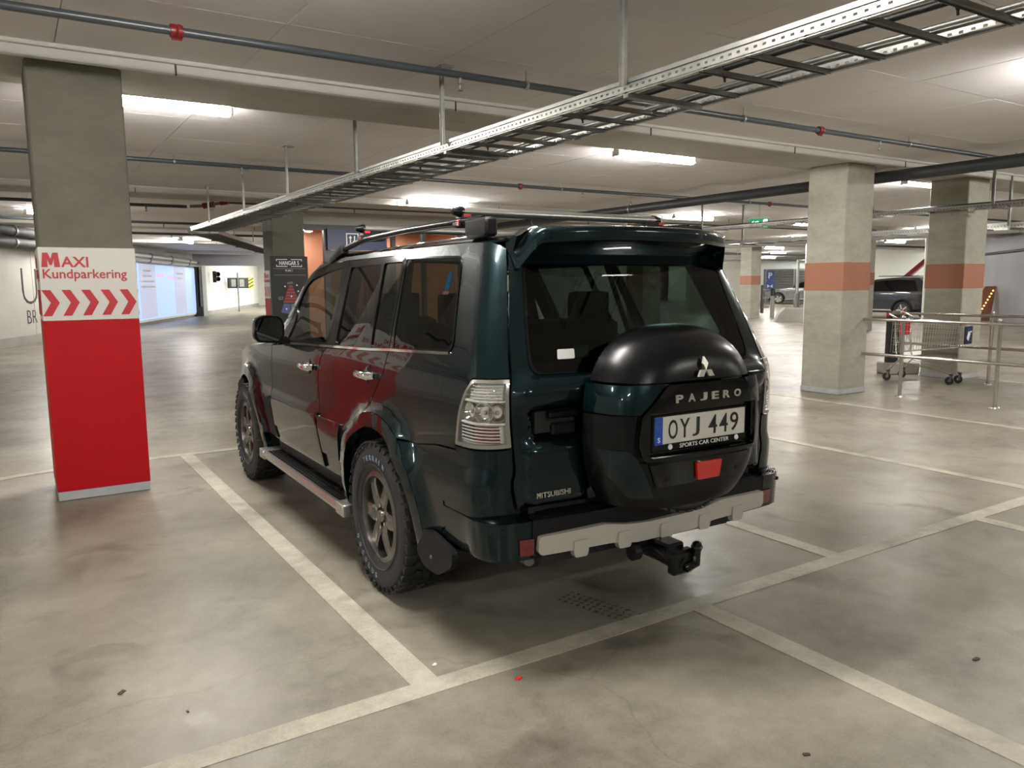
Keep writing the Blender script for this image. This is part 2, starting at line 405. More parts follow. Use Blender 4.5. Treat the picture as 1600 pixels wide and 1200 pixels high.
# building core behind the car: fascia over the lift lobby
tag(span('wall_core', (5.45, 17.5, 2.90), (16.2, 17.75, 3.25), M_white), kind='structure')
tag(span('wall_core_side', (9.6, 17.5, 0), (16.2, 17.75, 2.9), M_white), kind='structure')
tag(span('wall_lobby', (5.45, 19.2, 0), (9.8, 19.4, 3.2), M_orange), kind='structure')
tag(span('wall_lobby_left', (5.45, 17.8, 0), (5.55, 19.2, 3.2), M_orange), kind='structure')
tag(span('wall_lobby_right', (9.6, 17.75, 0), (9.75, 19.2, 3.2), M_orange), kind='structure')
tag(span('ceiling_lobby', (5.56, 17.76, 2.86), (9.59, 19.2, 2.9), M_terra), kind='structure')
pf = thing('lobby_portal', 'dark metal portal frame of the lift lobby behind the car', 'door frame', (5.45, 17.42, 0))
box('header', (2.1, 0, 2.84), (4.2, .12, .12), M_darkmetal, pf)
for x in (.66, 2.3, 3.1, 4.12): box('post', (x, 0, 1.4), (.13 if x < 1 else .09, .12, 2.8), M_darkmetal, pf)
box('header', (1.45, 0, 2.28), (1.6, .1, .09), M_darkmetal, pf)
for x in (1.1, 1.9):
    d = box('door_leaf', (x, .02, 1.12), (.74, .05, 2.24), tinted('lobby_glass', (.55, .55, .55)), pf)
    box('pull_handle', (.3*(-1 if x > 1.5 else 1)+x, -.05, 1.1), (.03, .03, .9), M_stainless, d)
ls = thing('lift_sign', 'navy blue sign with white framed up and down arrows above the lobby doors', 'sign', (6.10, 17.31, 2.34))
box('panel', (.72, 0, .235), (1.44, .05, .47), M_navy, ls)
def frame2d(bm, x0, z0, x1, z1, t, y, d):
    for (a_, b_, c_, e_) in ((x0, z0, x1, z0+t), (x0, z1-t, x1, z1), (x0, z0+t, x0+t, z1-t), (x1-t, z0+t, x1, z1-t)):
        add_box(bm, ((a_+c_)/2, y, (b_+e_)/2), (c_-a_, d, e_-b_))
bm = bmesh.new(); frame2d(bm, .44, .10, .74, .38, .022, -.028, .01); bm_obj('icon_frame', bm, M_iconw, ls)
for (x, s) in ((.54, 1), (.64, -1)):
    pl = [(-.012, -.08), (.012, -.08), (.012, .03), (.04, .03), (0, .085), (-.04, .03), (-.012, .03)]
    prism('arrow', [(u, v*s) for u, v in pl], lambda u, v, w, x=x: (x+u, -.026-w, .24+v), .01, M_iconw, ls)
for (x, y, lab) in ((5.75, 17.95, 'round lit downlight in the lobby ceiling nearest the sign'), (6.1, 18.6, 'round lit downlight deeper in the lobby ceiling'), (8.3, 18.6, 'lit downlight in the lobby ceiling above the car roof')):
    dl = thing('downlight', lab, 'ceiling light', (x, y, 2.86))
    lathe('rim', [(.0, 0), (.12, 0), (.12, -.03), (.10, -.035)], Matrix.Identity(4), M_lampbody, dl, 20)
    lathe('bulb', [(.0, -.05), (.07, -.045), (.10, -.03), (.10, -.01)], Matrix.Identity(4), M_diff, dl, 20)

# ---- columns
def column(x, y, label, band=True, mat=None, name='concrete_column', sx=.6, sy=.6, cat='column'):
    t = thing(name, label, cat, (x, y, 0))
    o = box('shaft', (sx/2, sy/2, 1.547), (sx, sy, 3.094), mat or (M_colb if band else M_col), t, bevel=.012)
    box('skirting', (sx/2, sy/2, .04), (sx+.006, sy+.006, .07), M_base, t)
    if band: box('painted_band', (sx/2, sy/2, 1.605), (sx+.004, sy+.004, .38), M_terra, t)
    return t
def maxi_wrap(t):
    """white and red advertising sleeve with its lettering on the near face and both sides"""
    box('red_sleeve', (.3, .3, .69), (.616, .616, 1.24), M_red, t, bevel=.004)
    box('white_sleeve', (.3, .3, 1.568), (.618, .618, .516), M_signw, t, bevel=.004)
    faces = [lambda u, v, w: (u, -.0095-w, v), lambda u, v, w: (-.0095-w, .6-u, v), lambda u, v, w: (.6095+w, u, v)]
    for fn in faces:
        F = lambda u0, v0, fn=fn: (lambda u, v, w: fn(u0+u, v0+v, w))
        prism('lettering', [(.008, 1.688), (.045, 1.688), (.045, 1.742), (.058, 1.702), (.072, 1.702), (.086, 1.742), (.086, 1.688), (.122, 1.688), (.112, 1.788), (.080, 1.788), (.066, 1.745), (.050, 1.788), (.018, 1.788)], fn, .003, M_redletter, t)
        text_obj('lettering', 'AXI', F(.128, 1.688), .172, .074, M_redletter, t, .003, bold=.02)
        text_obj('lettering', 'Kundparkering', F(.012, 1.588), .532, .086, M_redletter, t, .003, bold=.012)
        for k in range(5):
            x0 = -.006+.1235*k
            pl = [(0, 1.345), (.055, 1.345), (.108, 1.438), (.055, 1.528), (0, 1.528), (.053, 1.438)]
            prism('chevron', [(u+x0, v) for u, v in pl], fn, .003, M_redletter, t)
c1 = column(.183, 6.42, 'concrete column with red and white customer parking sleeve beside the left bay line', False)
maxi_wrap(c1)
column(9.4, 6.5, 'concrete column with terracotta band at the near end of the stainless railing')
column(12.36, 6.47, 'concrete column with terracotta band behind the shopping trolley')
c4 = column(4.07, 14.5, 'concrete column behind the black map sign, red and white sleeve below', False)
maxi_wrap(c4)
g3 = column(13.04, 14.5, 'concrete column marked G3 seen through the rear window of the car')
text_obj('lettering', 'G3', lambda u, v, w: (.15+u, -.003-w, 1.53+v), .30, .16, M_iconw, g3, .003, bold=.02)
column(26.4, 22.6, 'distant concrete column with terracotta band between the car and the next column')
c7 = column(21.95, 14.5, 'slim distant column just right of the banded column, seen above the dark parked car')
column(9.7, 22.6, 'concrete column behind the lobby block')
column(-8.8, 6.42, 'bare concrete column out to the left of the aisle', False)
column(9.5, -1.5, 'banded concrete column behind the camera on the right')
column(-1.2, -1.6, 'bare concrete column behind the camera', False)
# HANGAR 5 map board on its column
hs = thing('map_sign', 'black car park map sign headed HANGAR 5 on the column left of the car', 'sign', (3.97, 14.36, .2))
box('board', (.345, 0, 1.0), (.69, .07, 1.75), M_black, hs, bevel=.004)
def hp(u, v, w): return (u, -.036-w, v-.2)
text_obj('lettering', 'HANGAR 5', lambda u, v, w: hp(.165+u, 1.915+v, w), .36, .075, M_iconw, hs, .004, bold=.01)
bm = bmesh.new()
for (x0, x1, z0, z1) in ((.11, .31, 2.01, 2.022), (.38, .58, 2.01, 2.022), (.11, .31, 1.885, 1.897), (.38, .58, 1.885, 1.897), (.11, .122, 1.985, 2.022), (.568, .58, 1.985, 2.022), (.11, .122, 1.885, 1.92), (.568, .58, 1.885, 1.92)):
    add_box(bm, ((x0+x1)/2, -.038, (z0+z1)/2-.2), (x1-x0, .006, z1-z0))
bm_obj('bracket_border', bm, M_iconw, hs)
text_obj('lettering', 'PLAN 1', lambda u, v, w: hp(.27+u, 1.80+v, w), .13, .03, M_iconw, hs, .003)
for z in (1.85, 1.735): box('rule', (.345, -.038, z-.2), (.58, .005, .005), M_greyprint, hs)
M_mapred = pbr('map_red', (.26, .035, .03), .5); M_mapblue = pbr('map_blue', (.06, .085, .24), .5); M_mapgrey = pbr('map_grey', (.12, .13, .12), .5)
prism('map_zone', [(.29, 1.60), (.38, 1.62), (.41, 1.58), (.30, 1.57)], hp, .003, M_mapgrey, hs)
for k in range(6):
    z = 1.55-.055*k; hw = .045+.02*k
    prism('map_zone', [(.355-hw, z-.042), (.355+hw, z-.042), (.355+hw-.012, z), (.355-hw+.012, z)], hp, .003, M_mapred, hs)
prism('map_zone', [(.16, 1.06), (.33, 1.02), (.33, 1.21), (.215, 1.22)], hp, .003, M_mapblue, hs)
prism('map_zone', [(.345, 1.02), (.50, 1.03), (.485, 1.21), (.345, 1.21)], hp, .003, M_mapgrey, hs)
for (u, v) in ((.36, 1.35), (.26, 1.12), (.42, 1.12), (.25, 1.53), (.47, 1.55), (.49, 1.44)):
    prism('map_marker', [(u+.014*math.cos(q*PI/4), v+.014*math.sin(q*PI/4)) for q in range(8)], hp, .005, M_iconw, hs)
text_obj('lettering', 'G2', lambda u, v, w: hp(.12+u, 1.29+v, w), .09, .055, M_greyprint, hs, .003)
text_obj('lettering', 'G3', lambda u, v, w: hp(.54+u, 1.29+v, w), .08, .055, M_greyprint, hs, .003)
box('rule', (.36, -.038, .66), (.5, .005, .012), M_greyprint, hs)

# letters painted on the left wall
def wtext(s, s0, z0, wd, ht, bold, lab):
    return tag(text_obj('wall_lettering', s, lambda u, v, w: onw(s0+u, z0+v, .003+w), wd, ht, M_black, None, .004, bold=bold), lab, 'lettering')
wtext('U', 1.52, 1.09, .95, .98, -.02, 'large thin black letter U painted on the white left wall')
wtext('BR', 1.70, .56, .62, .36, -.015, 'thin black letters BR painted low on the white left wall')
# backlit poster and the pipes over it
ps = thing('backlit_poster', 'large pale blue backlit poster on the left wall', 'poster', tuple(onw(10.7, 0, .0)), math.atan2(WD.y, WD.x))
box('case', (5.1, -.06, 1.33), (10.4, .10, 2.44), M_bright, ps)
box('lit_panel', (5.1, -.12, 1.33), (10.15, .02, 2.26), M_poster, ps)
for (x0, x1) in ((.9, 3.1), (6.2, 8.2)): box('text_column', ((x0+x1)/2, -.135, 1.36), (x1-x0, .01, 2.2), M_poster2, ps)
for (x0, x1, z) in ((1.4, 2.4, 2.2), (1.3, 2.5, 1.98), (1.1, 2.8, 1.76), (1.1, 2.9, 1.54), (6.6, 7.8, 2.15), (6.7, 7.8, 1.92)):
    box('caption_bar', ((x0+x1)/2, -.143, z), (x1-x0, .006, .07), M_iconw, ps)
for (x, z) in ((3.9, 2.02), (5.6, 1.95)):
    prism('picture_patch', [(x+.6*math.cos(q*PI/8), z+.09*math.sin(q*PI/8)) for q in range(16)], lambda u, v, w: (u, -.131-w, v), .006, pbr('poster_rose', (.3, .2, .3), .5, emit=(.55, .4, .7), estr=.6), ps)
for (o, z, r, m, s0, s1, lab) in ((.35, 2.78, .10, M_silverpipe, 6, 20.3, 'upper foil insulated pipe running above the blue poster'), (.30, 2.56+.05, .09, M_silverpipe, 6, 21.2, 'lower foil insulated pipe resting close above the blue poster'),
                                  (.35, 3.0, .13, M_duct, -22, 5.0, 'upper dark duct along the top of the left wall'), (.35, 2.70, .12, M_duct, -22, 5.0, 'lower dark duct along the top of the left wall')):
    t = thing('wall_pipe', lab, 'pipe', tuple(onw(s0, z, o)), math.atan2(WD.y, WD.x))
    tube('pipe_run', [(0, 0, 0), (s1-s0, 0, 0)], r, m, t, 14)
    for k in range(1, int((s1-s0)/3.2)+1): lathe('collar', [(r, -.04), (r+.02, -.04), (r+.02, .04), (r, .04)], Matrix.Translation((3.2*k, 0, 0)) @ Matrix.Rotation(PI/2, 4, 'Y'), M_galvd, t, 14)
# wall letter box with hazard edge, traffic light, in the bright room
hb = thing('barrier_machine', 'black cabinet with yellow hazard stripes on a thin pole in the bright entrance', 'barrier cabinet', (11.54, 48.8, 0), .25)
tube('pole', [(0, 0, 0), (0, 0, 2.35)], .04, M_galvd, hb, 10)
box('cabinet', (.1, .15, 1.72), (1.3, .2, .62), M_black, hb, bevel=.03); box('grey_window', (-.25, .04, 1.72), (.3, .02, .44), M_galvd, hb); box('grey_window', (.28, .04, 1.72), (.3, .02, .44), M_galvd, hb)
box('hazard_plate', (.9, .15, 1.72), (.34, .16, .66), M_yellow, hb)
for k in range(3): box('hazard_stripe', (.9, .065, 1.52+.2*k), (.36, .012, .07), M_black, hb, rot=Matrix.Rotation(-.5, 3, 'Y'))
tl = thing('traffic_light', 'small two-lamp traffic signal on the bright entrance wall', 'traffic light', (9.45, 45.1, 1.75), .4)
box('housing', (0, 0, .3), (.18, .12, .62), M_black, tl, bevel=.02)
for z in (.18, .44): lathe('visor', [(.0, 0), (.11, 0), (.13, .22), (.115, .22), (.10, .02)], Matrix.Translation((.05, -.05, z)) @ Matrix.Rotation(PI/2, 4, 'X'), M_black, tl, 14)
# grey end wall with door, and lights bank right of the car
tag(span('wall_stair', (34.2, 33.9, 0), (38.9, 34.2, 2.75), M_beige), kind='structure')
ds = thing('wall_plate', 'small dark plate on the beige stair wall behind the car', 'sign', (36.9, 33.88, 1.55)); box('plate', (.15, -.02, .2), (.32, .04, .42), M_black, ds); box('mark', (.15, -.045, .22), (.12, .01, .2), M_yellow, ds)
lv = thing('louvre_screen', 'grey louvred screen on the bright far wall behind the silver car', 'screen', (49.7, 41.2, 0), -.9)
box('frame', (3.2, .05, 1.25), (6.6, .06, 2.5), M_greyw, lv)
for k in range(12): box('slat', (3.2, -.02, .25+.19*k), (6.4, .05, .12), M_galvd, lv)
for k in range(4): box('post', (.1+2.05*k, -.05, 1.25), (.1, .06, 2.5), M_white, lv)
tag(wall('wall_far_right', (46, 48), (60, 34), 0, 3.2, .2, M_bright), kind='structure')
sg = thing('parking_sign', 'blue parking sign with white P over a second blue plate, far right of the car', 'traffic sign', (48.6, 39.8, 0), -.85)
tube('pole', [(0, .05, 0), (0, .05, 2.3)], .04, M_galvd, sg, 8)
box('sign_plate', (0, 0, 2.0), (.55, .03, .7), M_bluesign, sg); box('sign_plate', (0, 0, 1.2), (.6, .03, .75), M_bluesign, sg)
text_obj('lettering', 'P', lambda u, v, w: (-.13+u, -.02-w, 1.78+v), .28, .45, M_iconw, sg, .01, bold=.03)
for s in (1, -1): prism('arrow', [(0, 0), (.2*s, .14), (.2*s, -.14)], lambda u, v, w: (u, -.02-w, 1.2+v), .01, M_iconw, sg)
# orange ramp edge with marker lamps
rp = thing('ramp_panel', 'orange sloping ramp panel with a row of amber lamps against the grey wall', 'ramp', (31.05, 15.75, 0), -.70)
prism('panel', [(0, 0), (.55, 0), (.66, .85), (.70, 1.3), (.32, 1.3), (.03, .73)], lambda u, v, w: (u, w, v), .12, M_terra, rp)
for k in range(10): lathe('marker_lamp', [(0, -.03), (.022, -.02), (.026, 0)], Matrix.Translation((.09+.057*k, -.0, .10+.115*k)) @ Matrix.Rotation(-PI/2, 4, 'X'), M_amber, rp, 8)
# brown slanting brace beyond the dark car
br = thing('steel_brace', 'dark red slanting steel brace before the white wall above the dark car', 'brace', (39.7, 24.0, 0), -.35)
tube('brace_beam', [(-.4, 0, 1.2), (2.0, 0, 2.98)], .16, M_redp, br, 4); box('base_plate', (-.6, 0, .6), (.5, .4, 1.2), M_terra, br)
tag(wall('wall_brace_rear', (41, 27), (45, 19), 0, 3.2, .2, M_bright), kind='structure')
for (x, y, r, lab) in ((24.76, 18.64, .055, 'tall thin white pole at the left edge of the banded column'), (29.6, 16.95, .05, 'tall thin white pole at the left edge of the column behind the trolley')):
    t = thing('white_pole', lab, 'pole', (x, y, 0)); tube('shaft', [(0, 0, 0), (0, 0, 3.2)], r, M_bright, t, 10); lathe('foot', [(0, .02), (.12, .02), (.12, 0)], Matrix.Identity(4), M_galv, t, 12)
bo = thing('bollard', 'grey steel bollard with black cap beside the distant banded column', 'bollard', (27.74, 22.55, 0)); tube('shaft', [(0, 0, 0), (0, 0, .95)], .09, M_galv, bo, 12); tube('cap', [(0, 0, .93), (0, 0, 1.25)], .1, M_black, bo, 12)
bo = thing('lamp_pole', 'slender grey steel pole standing behind the concrete block', 'pole', (33.2, 25.5, 0)); tube('shaft', [(0, 0, 0), (0, 0, 2.6)], .07, M_galv, bo, 10); tube('lower_sleeve', [(0, 0, 0), (0, 0, .95)], .14, M_galvd, bo, 12)
gd = thing('column_guard', 'grey steel guard with three short arms on the distant banded column', 'guard', (27.05, 22.62, 0))
for z in (.45, .85, 1.2): box('arm', (.24, -.05, z), (.42, .09, .07), M_galv, gd)
box('spine', (.06, -.04, .8), (.1, .1, 1.2), M_galvd, gd)
cb = thing('concrete_barrier', 'pale concrete barrier block left of the banded column', 'barrier', (24.5, 19.75, 0), -.72)
prism('block', [(0, 0), (3.0, 0), (3.0, .48), (.35, .55), (.12, .3)], lambda u, v, w: (u, w, v), .5, M_plinth, cb)
# exit sign
ex = thing('exit_sign', 'green lit exit sign with running man pictogram hanging above the aisle', 'exit sign', (13.4, 11.3, 2.765), -CAM_YAW-.25)
box('panel', (0, 0, .0), (.40, .05, .20), M_exit, ex, bevel=.005)
box('light_bar', (0, 0, .115), (.40, .07, .04), M_lampbody, ex)
tube('suspension_wire', [(0, 0, .13), (0, 0, .425)], .004, M_galvd, ex, 6); lathe('ceiling_cup', [(0, .39), (.04, .39), (.03, .43), (0, .43)], Matrix.Identity(4), M_iconw, ex, 12)
man = [(.0, .05), (.03, .02), (.06, .03), (.055, .01), (.02, -.005), (.0, -.03), (.03, -.06), (.02, -.08), (-.02, -.04), (-.06, -.06), (-.07, -.045), (-.03, -.02), (-.03, .02), (-.07, .01), (-.07, .03), (-.03, .045)]
prism('pictogram', man, lambda u, v, w: (u-.03, -.026-w, v-.005), .003, M_exitw, ex)
prism('pictogram', [(.07, -.08), (.16, -.08), (.16, .08), (.09, .08), (.07, .05)], lambda u, v, w: (u, -.026-w, v), .003, M_exitw, ex)
prism('pictogram', [(-.18, 0), (-.12, .05), (-.12, .02), (-.09, .02), (-.09, -.02), (-.12, -.02), (-.12, -.05)], lambda u, v, w: (u, -.026-w, v), .003, M_exitw, ex)
# black guard post on a concrete foot behind the trolley
gp = thing('sign_foot', 'black panel and grey post on a concrete foot behind the trolley', 'sign foot', (12.1, 7.45, 0), -.45)
box('foot_block', (.26, .15, .1), (.56, .36, .2), M_plinth, gp, bevel=.02); box('panel', (.1, .1, .62), (.17, .1, .84), M_black, gp); tube('post', [(.25, .1, .2), (.25, .1, 1.02)], .035, M_galv, gp, 10)

# ---- lamps
def batten(x, y, lab, z=ZC, ln=1.28, mat=None, grp=None, rz=0, wd=.115):
    t = thing('batten_light', lab, 'ceiling light', (x, y, z), rz, grp)
    box('housing', (0, 0, -.03), (ln+.05, wd-.03, .06), M_lampbody, t, bevel=.01)
    bm = bmesh.new(); prof = [(-wd/2, -.035), (-wd/2, -.085), (-wd*.38, -.110), (-wd*.18, -.118), (wd*.18, -.118), (wd*.38, -.110), (wd/2, -.085), (wd/2, -.035)]
    A = [bm.verts.new((-ln/2, p, q)) for p, q in prof]; B = [bm.verts.new((ln/2, p, q)) for p, q in prof]
    for k in range(len(prof)-1): bm.faces.new((A[k], A[k+1], B[k+1], B[k]))
    bm.faces.new(A); bm.faces.new(B[::-1]); bm.faces.new((A[0], B[0], B[-1], A[-1]))
    bm_obj('diffuser', bm, mat or M_diff, t)
    for s in (-1, 1): box('end_cap', (s*(ln/2+.012), 0, -.075), (.025, wd+.006, .075), M_lampbody, t, bevel=.006)
    return t
batten(5.3, 29.6, 'lone lit batten light deep in the hall above the blue poster', rz=1.18, ln=1.5, wd=.2, z=ZC-.012)
vis = {(1.165, 7.62): 'lit batten ceiling light just right of the red sleeved column', (7.04, 7.62): 'lit batten ceiling light on the slab above the car, right of the cable tray',
       (13.0, 7.5): 'lit batten ceiling light beside the column behind the trolley', (7.3, 14.2): 'lit batten ceiling light over the lift lobby fascia behind the roof rack', (14.4, 14.2): 'lit batten ceiling light just left of the green exit sign'}
for (x, y), l in vis.items(): batten(x, y, l)
i = 0
for y in (-3.7, 3.0, 7.62, 14.2, 18.9, 24.95, 29.5, 35, 41):
    for x in [1.165+5.9*k for k in range(-3, 9)]:
        if any(abs(x-a)+abs(y-b) < 2.2 for (a, b) in vis): continue
        if (x-(-.35))*WD.y-(y-23.8)*WD.x < .8: continue          # outside the slanting left wall
        if 5 < x < 16.5 and 17 < y < 22: continue
        if x < 0 and y > 10 or x < 2 and y > 15 or x < 10 and y > 20 or abs(x-1.165) < .1 and abs(y-14.2) < .1: continue
        if 40 < x < 46.5 and 17 < y < 29 or x > 43 and y > 30: continue
        if (x-25.5)*9.6-(y-10)*11.1 > 0 and x > 20 and y < 20: continue
        if y < 10 and x > 25: continue
        if y > 20 and x > 50: continue
        if y < 0 and x > 20 or x < -12: continue
        if abs(y-3.0) < .1 and abs(x-7.065) < .2: x, y = 7.35, 2.75
        side = 'left of' if x < 1 else 'right of' if x > 3.5 else 'above'
        if y < 4: lab = {-3.7: 'lit batten ceiling light of the row behind the camera', 3.0: 'lit batten ceiling light of the row just above the camera'}.get(y, 'lit batten ceiling light on the right whose glow shows at the upper right edge')
        else: lab = 'small lit batten ceiling light of the distant rows beyond the columns'
        batten(x, y, lab, grp=lab.replace('light of', 'lights of'))
i = 0
for (x, y) in ((1.05, 19.5), (1.75, 25.4)): batten(x, y, 'added unseen batten light hidden behind the red sleeved column, brightening the left wall', grp='added fill lights behind the red sleeved column')  # added lamps, out of sight, only to brighten the left wall
for (x, y) in ((14.5, 46.5), (17, 51), (19.5, 56)): batten(x, y, 'cool white batten light of the bright entrance room', mat=M_diffe, wd=.3, rz=1.2, z=ZC-.012, grp='entrance room lights')
for (x, y) in ((44, 46), (52, 38), (42, 21.5)): batten(x, y, 'bright batten light near the far right wall', mat=M_diffw, wd=.22, grp='far right wall lights')

# ---- pipes under the slab
def sprinkler(name, lab, y, z, x0, x1, r, couplings=(), clamps=(), heads=(), mat=None):
    t = thing(name, lab, 'pipe', (x0, y, z))
    tube('pipe_run', [(0, 0, 0), (x1-x0, 0, 0)], r, mat or M_pipe, t, 12)
    RY = Matrix.Rotation(PI/2, 4, 'Y')
    for x in couplings:
        c = lathe('coupling', [(r, -.035), (r+.012, -.035), (r+.016, -.01), (r+.009, 0), (r+.016, .01), (r+.012, .035), (r, .035)], Matrix.Translation((x-x0, 0, 0)) @ RY, M_redp, t, 14)
        tube('bolt', [(x-x0-.03, 0, -r-.018), (x-x0+.03, 0, -r-.018)], .008, M_redp, c, 6)
    for x in clamps:
        c = lathe('clamp', [(r+.002, -.012), (r+.007, -.012), (r+.007, .012), (r+.002, .012)], Matrix.Translation((x-x0, 0, 0)) @ RY, M_galv, t, 14)
        tube('threaded_rod', [(x-x0, 0, r), (x-x0, 0, ZC-z-.012)], .005, M_galvd, c, 6)
    for x in heads:
        lathe('sprinkler_head', [(0, -r-.085), (.02, -r-.085), (.02, -r-.078), (.009, -r-.07), (.009, -r-.04), (.016, -r-.035), (.016, -r+.01)], Matrix.Translation((x-x0, 0, 0)), M_galvd, t, 10)
    return t
sprinkler('sprinkler_pipe', 'dark grey sprinkler pipe crossing the whole ceiling nearest the camera', 5.29, 3.085, -6, 24, .027, (.966, 7.157), (-.6, 3.52, 6.0, 8.75, 11.2), (2.93, 8.2))
sprinkler('sprinkler_pipe', 'thinner dark sprinkler pipe crossing the ceiling beyond the first lamps', 10.72, 3.095, -5.0, 26, .027, (7.01, 13.0), (1.84, 7.82, 12.4, 16.5), (2.66, 8.27, 14.5))
sprinkler('sprinkler_pipe', 'dark sprinkler pipe beyond the second beam, ending at the red valve', 15.9, 3.03, -2.9, 2.9, .03, (), (0.5,), (2.2,))
sprinkler('sprinkler_pipe', 'dark sprinkler pipe continuing right of the red valve', 15.6, 3.12, 3.6, 25, .03, (9.0,), (5.4, 12), (6.1, 15))
v = thing('sprinkler_valve', 'dark red sprinkler valve assembly joining two pipes left of the car', 'valve', (2.96, 15.9, 3.04))
tube('elbow', [(0, 0, 0), (.2, -.05, .01), (.62, -.3, .08)], .03, M_galvd, v, 10)
tube('body', [(.22, -.07, .01), (.36, -.15, .035)], .055, M_redp, v, 12); tube('body', [(.5, -.23, .06), (.62, -.30, .08)], .042, M_redp, v, 12); tube('flange', [(.38, -.16, .04), (.40, -.17, .043)], .065, M_redp, v, 12)
sprinkler('sprinkler_pipe', 'dark pipe deep in the hall under the third slab bay', 20.5, 3.06, -.9, 5.0, .03, (), (2.0,), (3.2,))
sprinkler('sprinkler_pipe', 'dark pipe deep in the hall by the third beam', 24.4, 3.04, .8, 9.0, .035, (), (2.0, 5.0), (4,))
sprinkler('sprinkler_pipe', 'dark pipe beyond the exit sign in the right half of the hall', 20.5, 3.05, 17, 40, .05, (), (20, 26, 30), ())
sprinkler('sprinkler_pipe', 'dark pipe before the far right wall of the hall', 27.5, 2.95, 20, 46, .06, (), (24, 31, 38), ())
dp = thing('drain_pipe', 'thick dark grey pipe running past the banded column towards the far end', 'pipe', (10.32, -1, 2.965))
tube('pipe_run', [(0, 0, 0), (0, 33, 0)], .079, pbr('dark_drain_pipe', (.030, .033, .038), .5), dp, 18)
for y in (8.6, 12.85, 16.2, 4.0, 20.0):
    lathe('hanger_strap', [(.080, -.015), (.085, -.015), (.085, .015), (.080, .015)], Matrix.Translation((0, y, 0)) @ Matrix.Rotation(-PI/2, 4, 'X'), M_galv, dp, 18)
    bm = bmesh.new(); add_tube(bm, [(-.08, y, .03), (0, y, .15), (0, y, .235)], .006, 6); add_tube(bm, [(.08, y, .03), (0, y, .15)], .006, 6)
    bm_obj('hanger_rod', bm, M_galvd, dp)

# ---- cable trays
def strip_with_slots(bm, y0, y1, x, z0, z1, pitch=.05, sl=.019, sh=.011, zc=None):
    """upright web of a rail along y with a row of punched slots"""
    zc = (z0+z1)/2 if zc is None else zc; n = int((y1-y0)/pitch)
    for k in range(n):
        a = y0+k*pitch; b = a+pitch; c0 = a+(pitch-sl)/2; c1 = c0+sl
        o = [bm.verts.new((x, p, q)) for p, q in ((a, z0), (b, z0), (b, z1), (a, z1))]
        i_ = [bm.verts.new((x, p, q)) for p, q in ((c0, zc-sh/2), (c1, zc-sh/2), (c1, zc+sh/2), (c0, zc+sh/2))]
        for j in range(4): bm.faces.new((o[j], o[(j+1) % 4], i_[(j+1) % 4], i_[j]))
def ladder_tray(name, lab, origin, rz, L_, wdt, hgt, rung0, pitch, hangers, slots=True, maxr=70, zr=0, mat=None, top=ZC):
    """cable ladder along local y: two side rails, rungs, hangers up to the slab"""
    t = thing(name, lab, 'cable tray', origin, rz); mat = mat or M_galv
    for s in (0, 1):
        x = 0 if s == 0 else wdt; d = 1 if s == 0 else -1
        bm = bmesh.new()
        if slots: strip_with_slots(bm, 0, L_, x, .012, hgt-.004, zc=hgt*.42)
        else: add_box(bm, (x, L_/2, hgt/2), (.002, L_, hgt-.01))
        add_box(bm, (x-d*.004, L_/2, hgt-.012), (.012, L_, .022))               # rolled upper lip
        add_box(bm, (x+d*.012, L_/2, .003), (.026, L_, .004))                    # lower flange
        bm_obj('side_rail', bm, mat, t)
    bm0 = bmesh.new(); add_box(bm0, (wdt/2, 0, .012), (wdt-.01, .032, .016)); add_box(bm0, (wdt/2, -.014, .004), (wdt-.01, .004, .014)); add_box(bm0, (wdt/2, .014, .004), (wdt-.01, .004, .014))
    r0 = bm_obj('rung', bm0, M_galvd, t); r0.location = (0, rung0, 0); k = 1
    while rung0+k*pitch < L_ and k < maxr:
        r = link(r0.copy(), t); r.location = (0, rung0+k*pitch, 0); k += 1
    for hy in hangers:
        h0 = bmesh.new(); H = top-origin[2]
        add_box(h0, (-.025, hy, H/2+.02), (.004, .041, H-.04)); add_box(h0, (-.035, hy-.02, H/2+.02), (.02, .002, H-.04)); add_box(h0, (-.035, hy+.02, H/2+.02), (.02, .002, H-.04))
        ho = bm_obj('hanger', h0, M_galv, t)
        box('hanger_foot', (.0, hy, H-.006), (.12, .09, .006), M_galv, ho)
        box('hanger_arm', (wdt*.45, hy, -.012), (wdt*.95, .04, .02), M_galvd, ho)
    return t
T0 = 2.572
tr = ladder_tray('cable_tray', 'long galvanised cable ladder crossing the picture above the car', (2.93, .9, T0), 0, 14.9, .60, .078, .82-.02, .291, [2.5, 4.62, 6.42, 8.65, 10.75, 13.1])
ladder_tray('cable_tray', 'galvanised branch cable ladder leading off beyond the far end of the long one', (2.93, 16.05, T0-.03), -.396, 13, .55, .07, .3, .3, [2.2, 5.2, 8.4], slots=False, maxr=40)
def cable(name, lab, pts, r, mat, cat='cable'):
    bm = bmesh.new(); fine = []
    for a_, b_ in zip(pts, pts[1:]):
        n = max(2, int((Vector(b_)-Vector(a_)).length/.4))
        for k in range(n):
            q = Vector(a_).lerp(Vector(b_), k/n); q.z += .003*math.sin(q.y*3); q.x += .008*math.sin(q.y*1.7); fine.append(q)
    fine.append(Vector(pts[-1]))
    add_tube(bm, fine, r, 8); return tag(bm_obj(name, bm, mat, None, angle=60), lab, cat)
cable('power_cable', 'thick black cable lying on the long cable ladder', [(3.12, 1.0, T0+.04), (3.14, 6, T0+.04), (3.12, 15.5, T0+.04)], .017, M_blackc)
cable('steel_conduit', 'bright steel conduit lying along the right side of the long cable ladder', [(3.44, 1.0, T0+.036), (3.44, 7, T0+.036), (3.44, 15.4, T0+.036)], .012, M_galv, 'conduit')
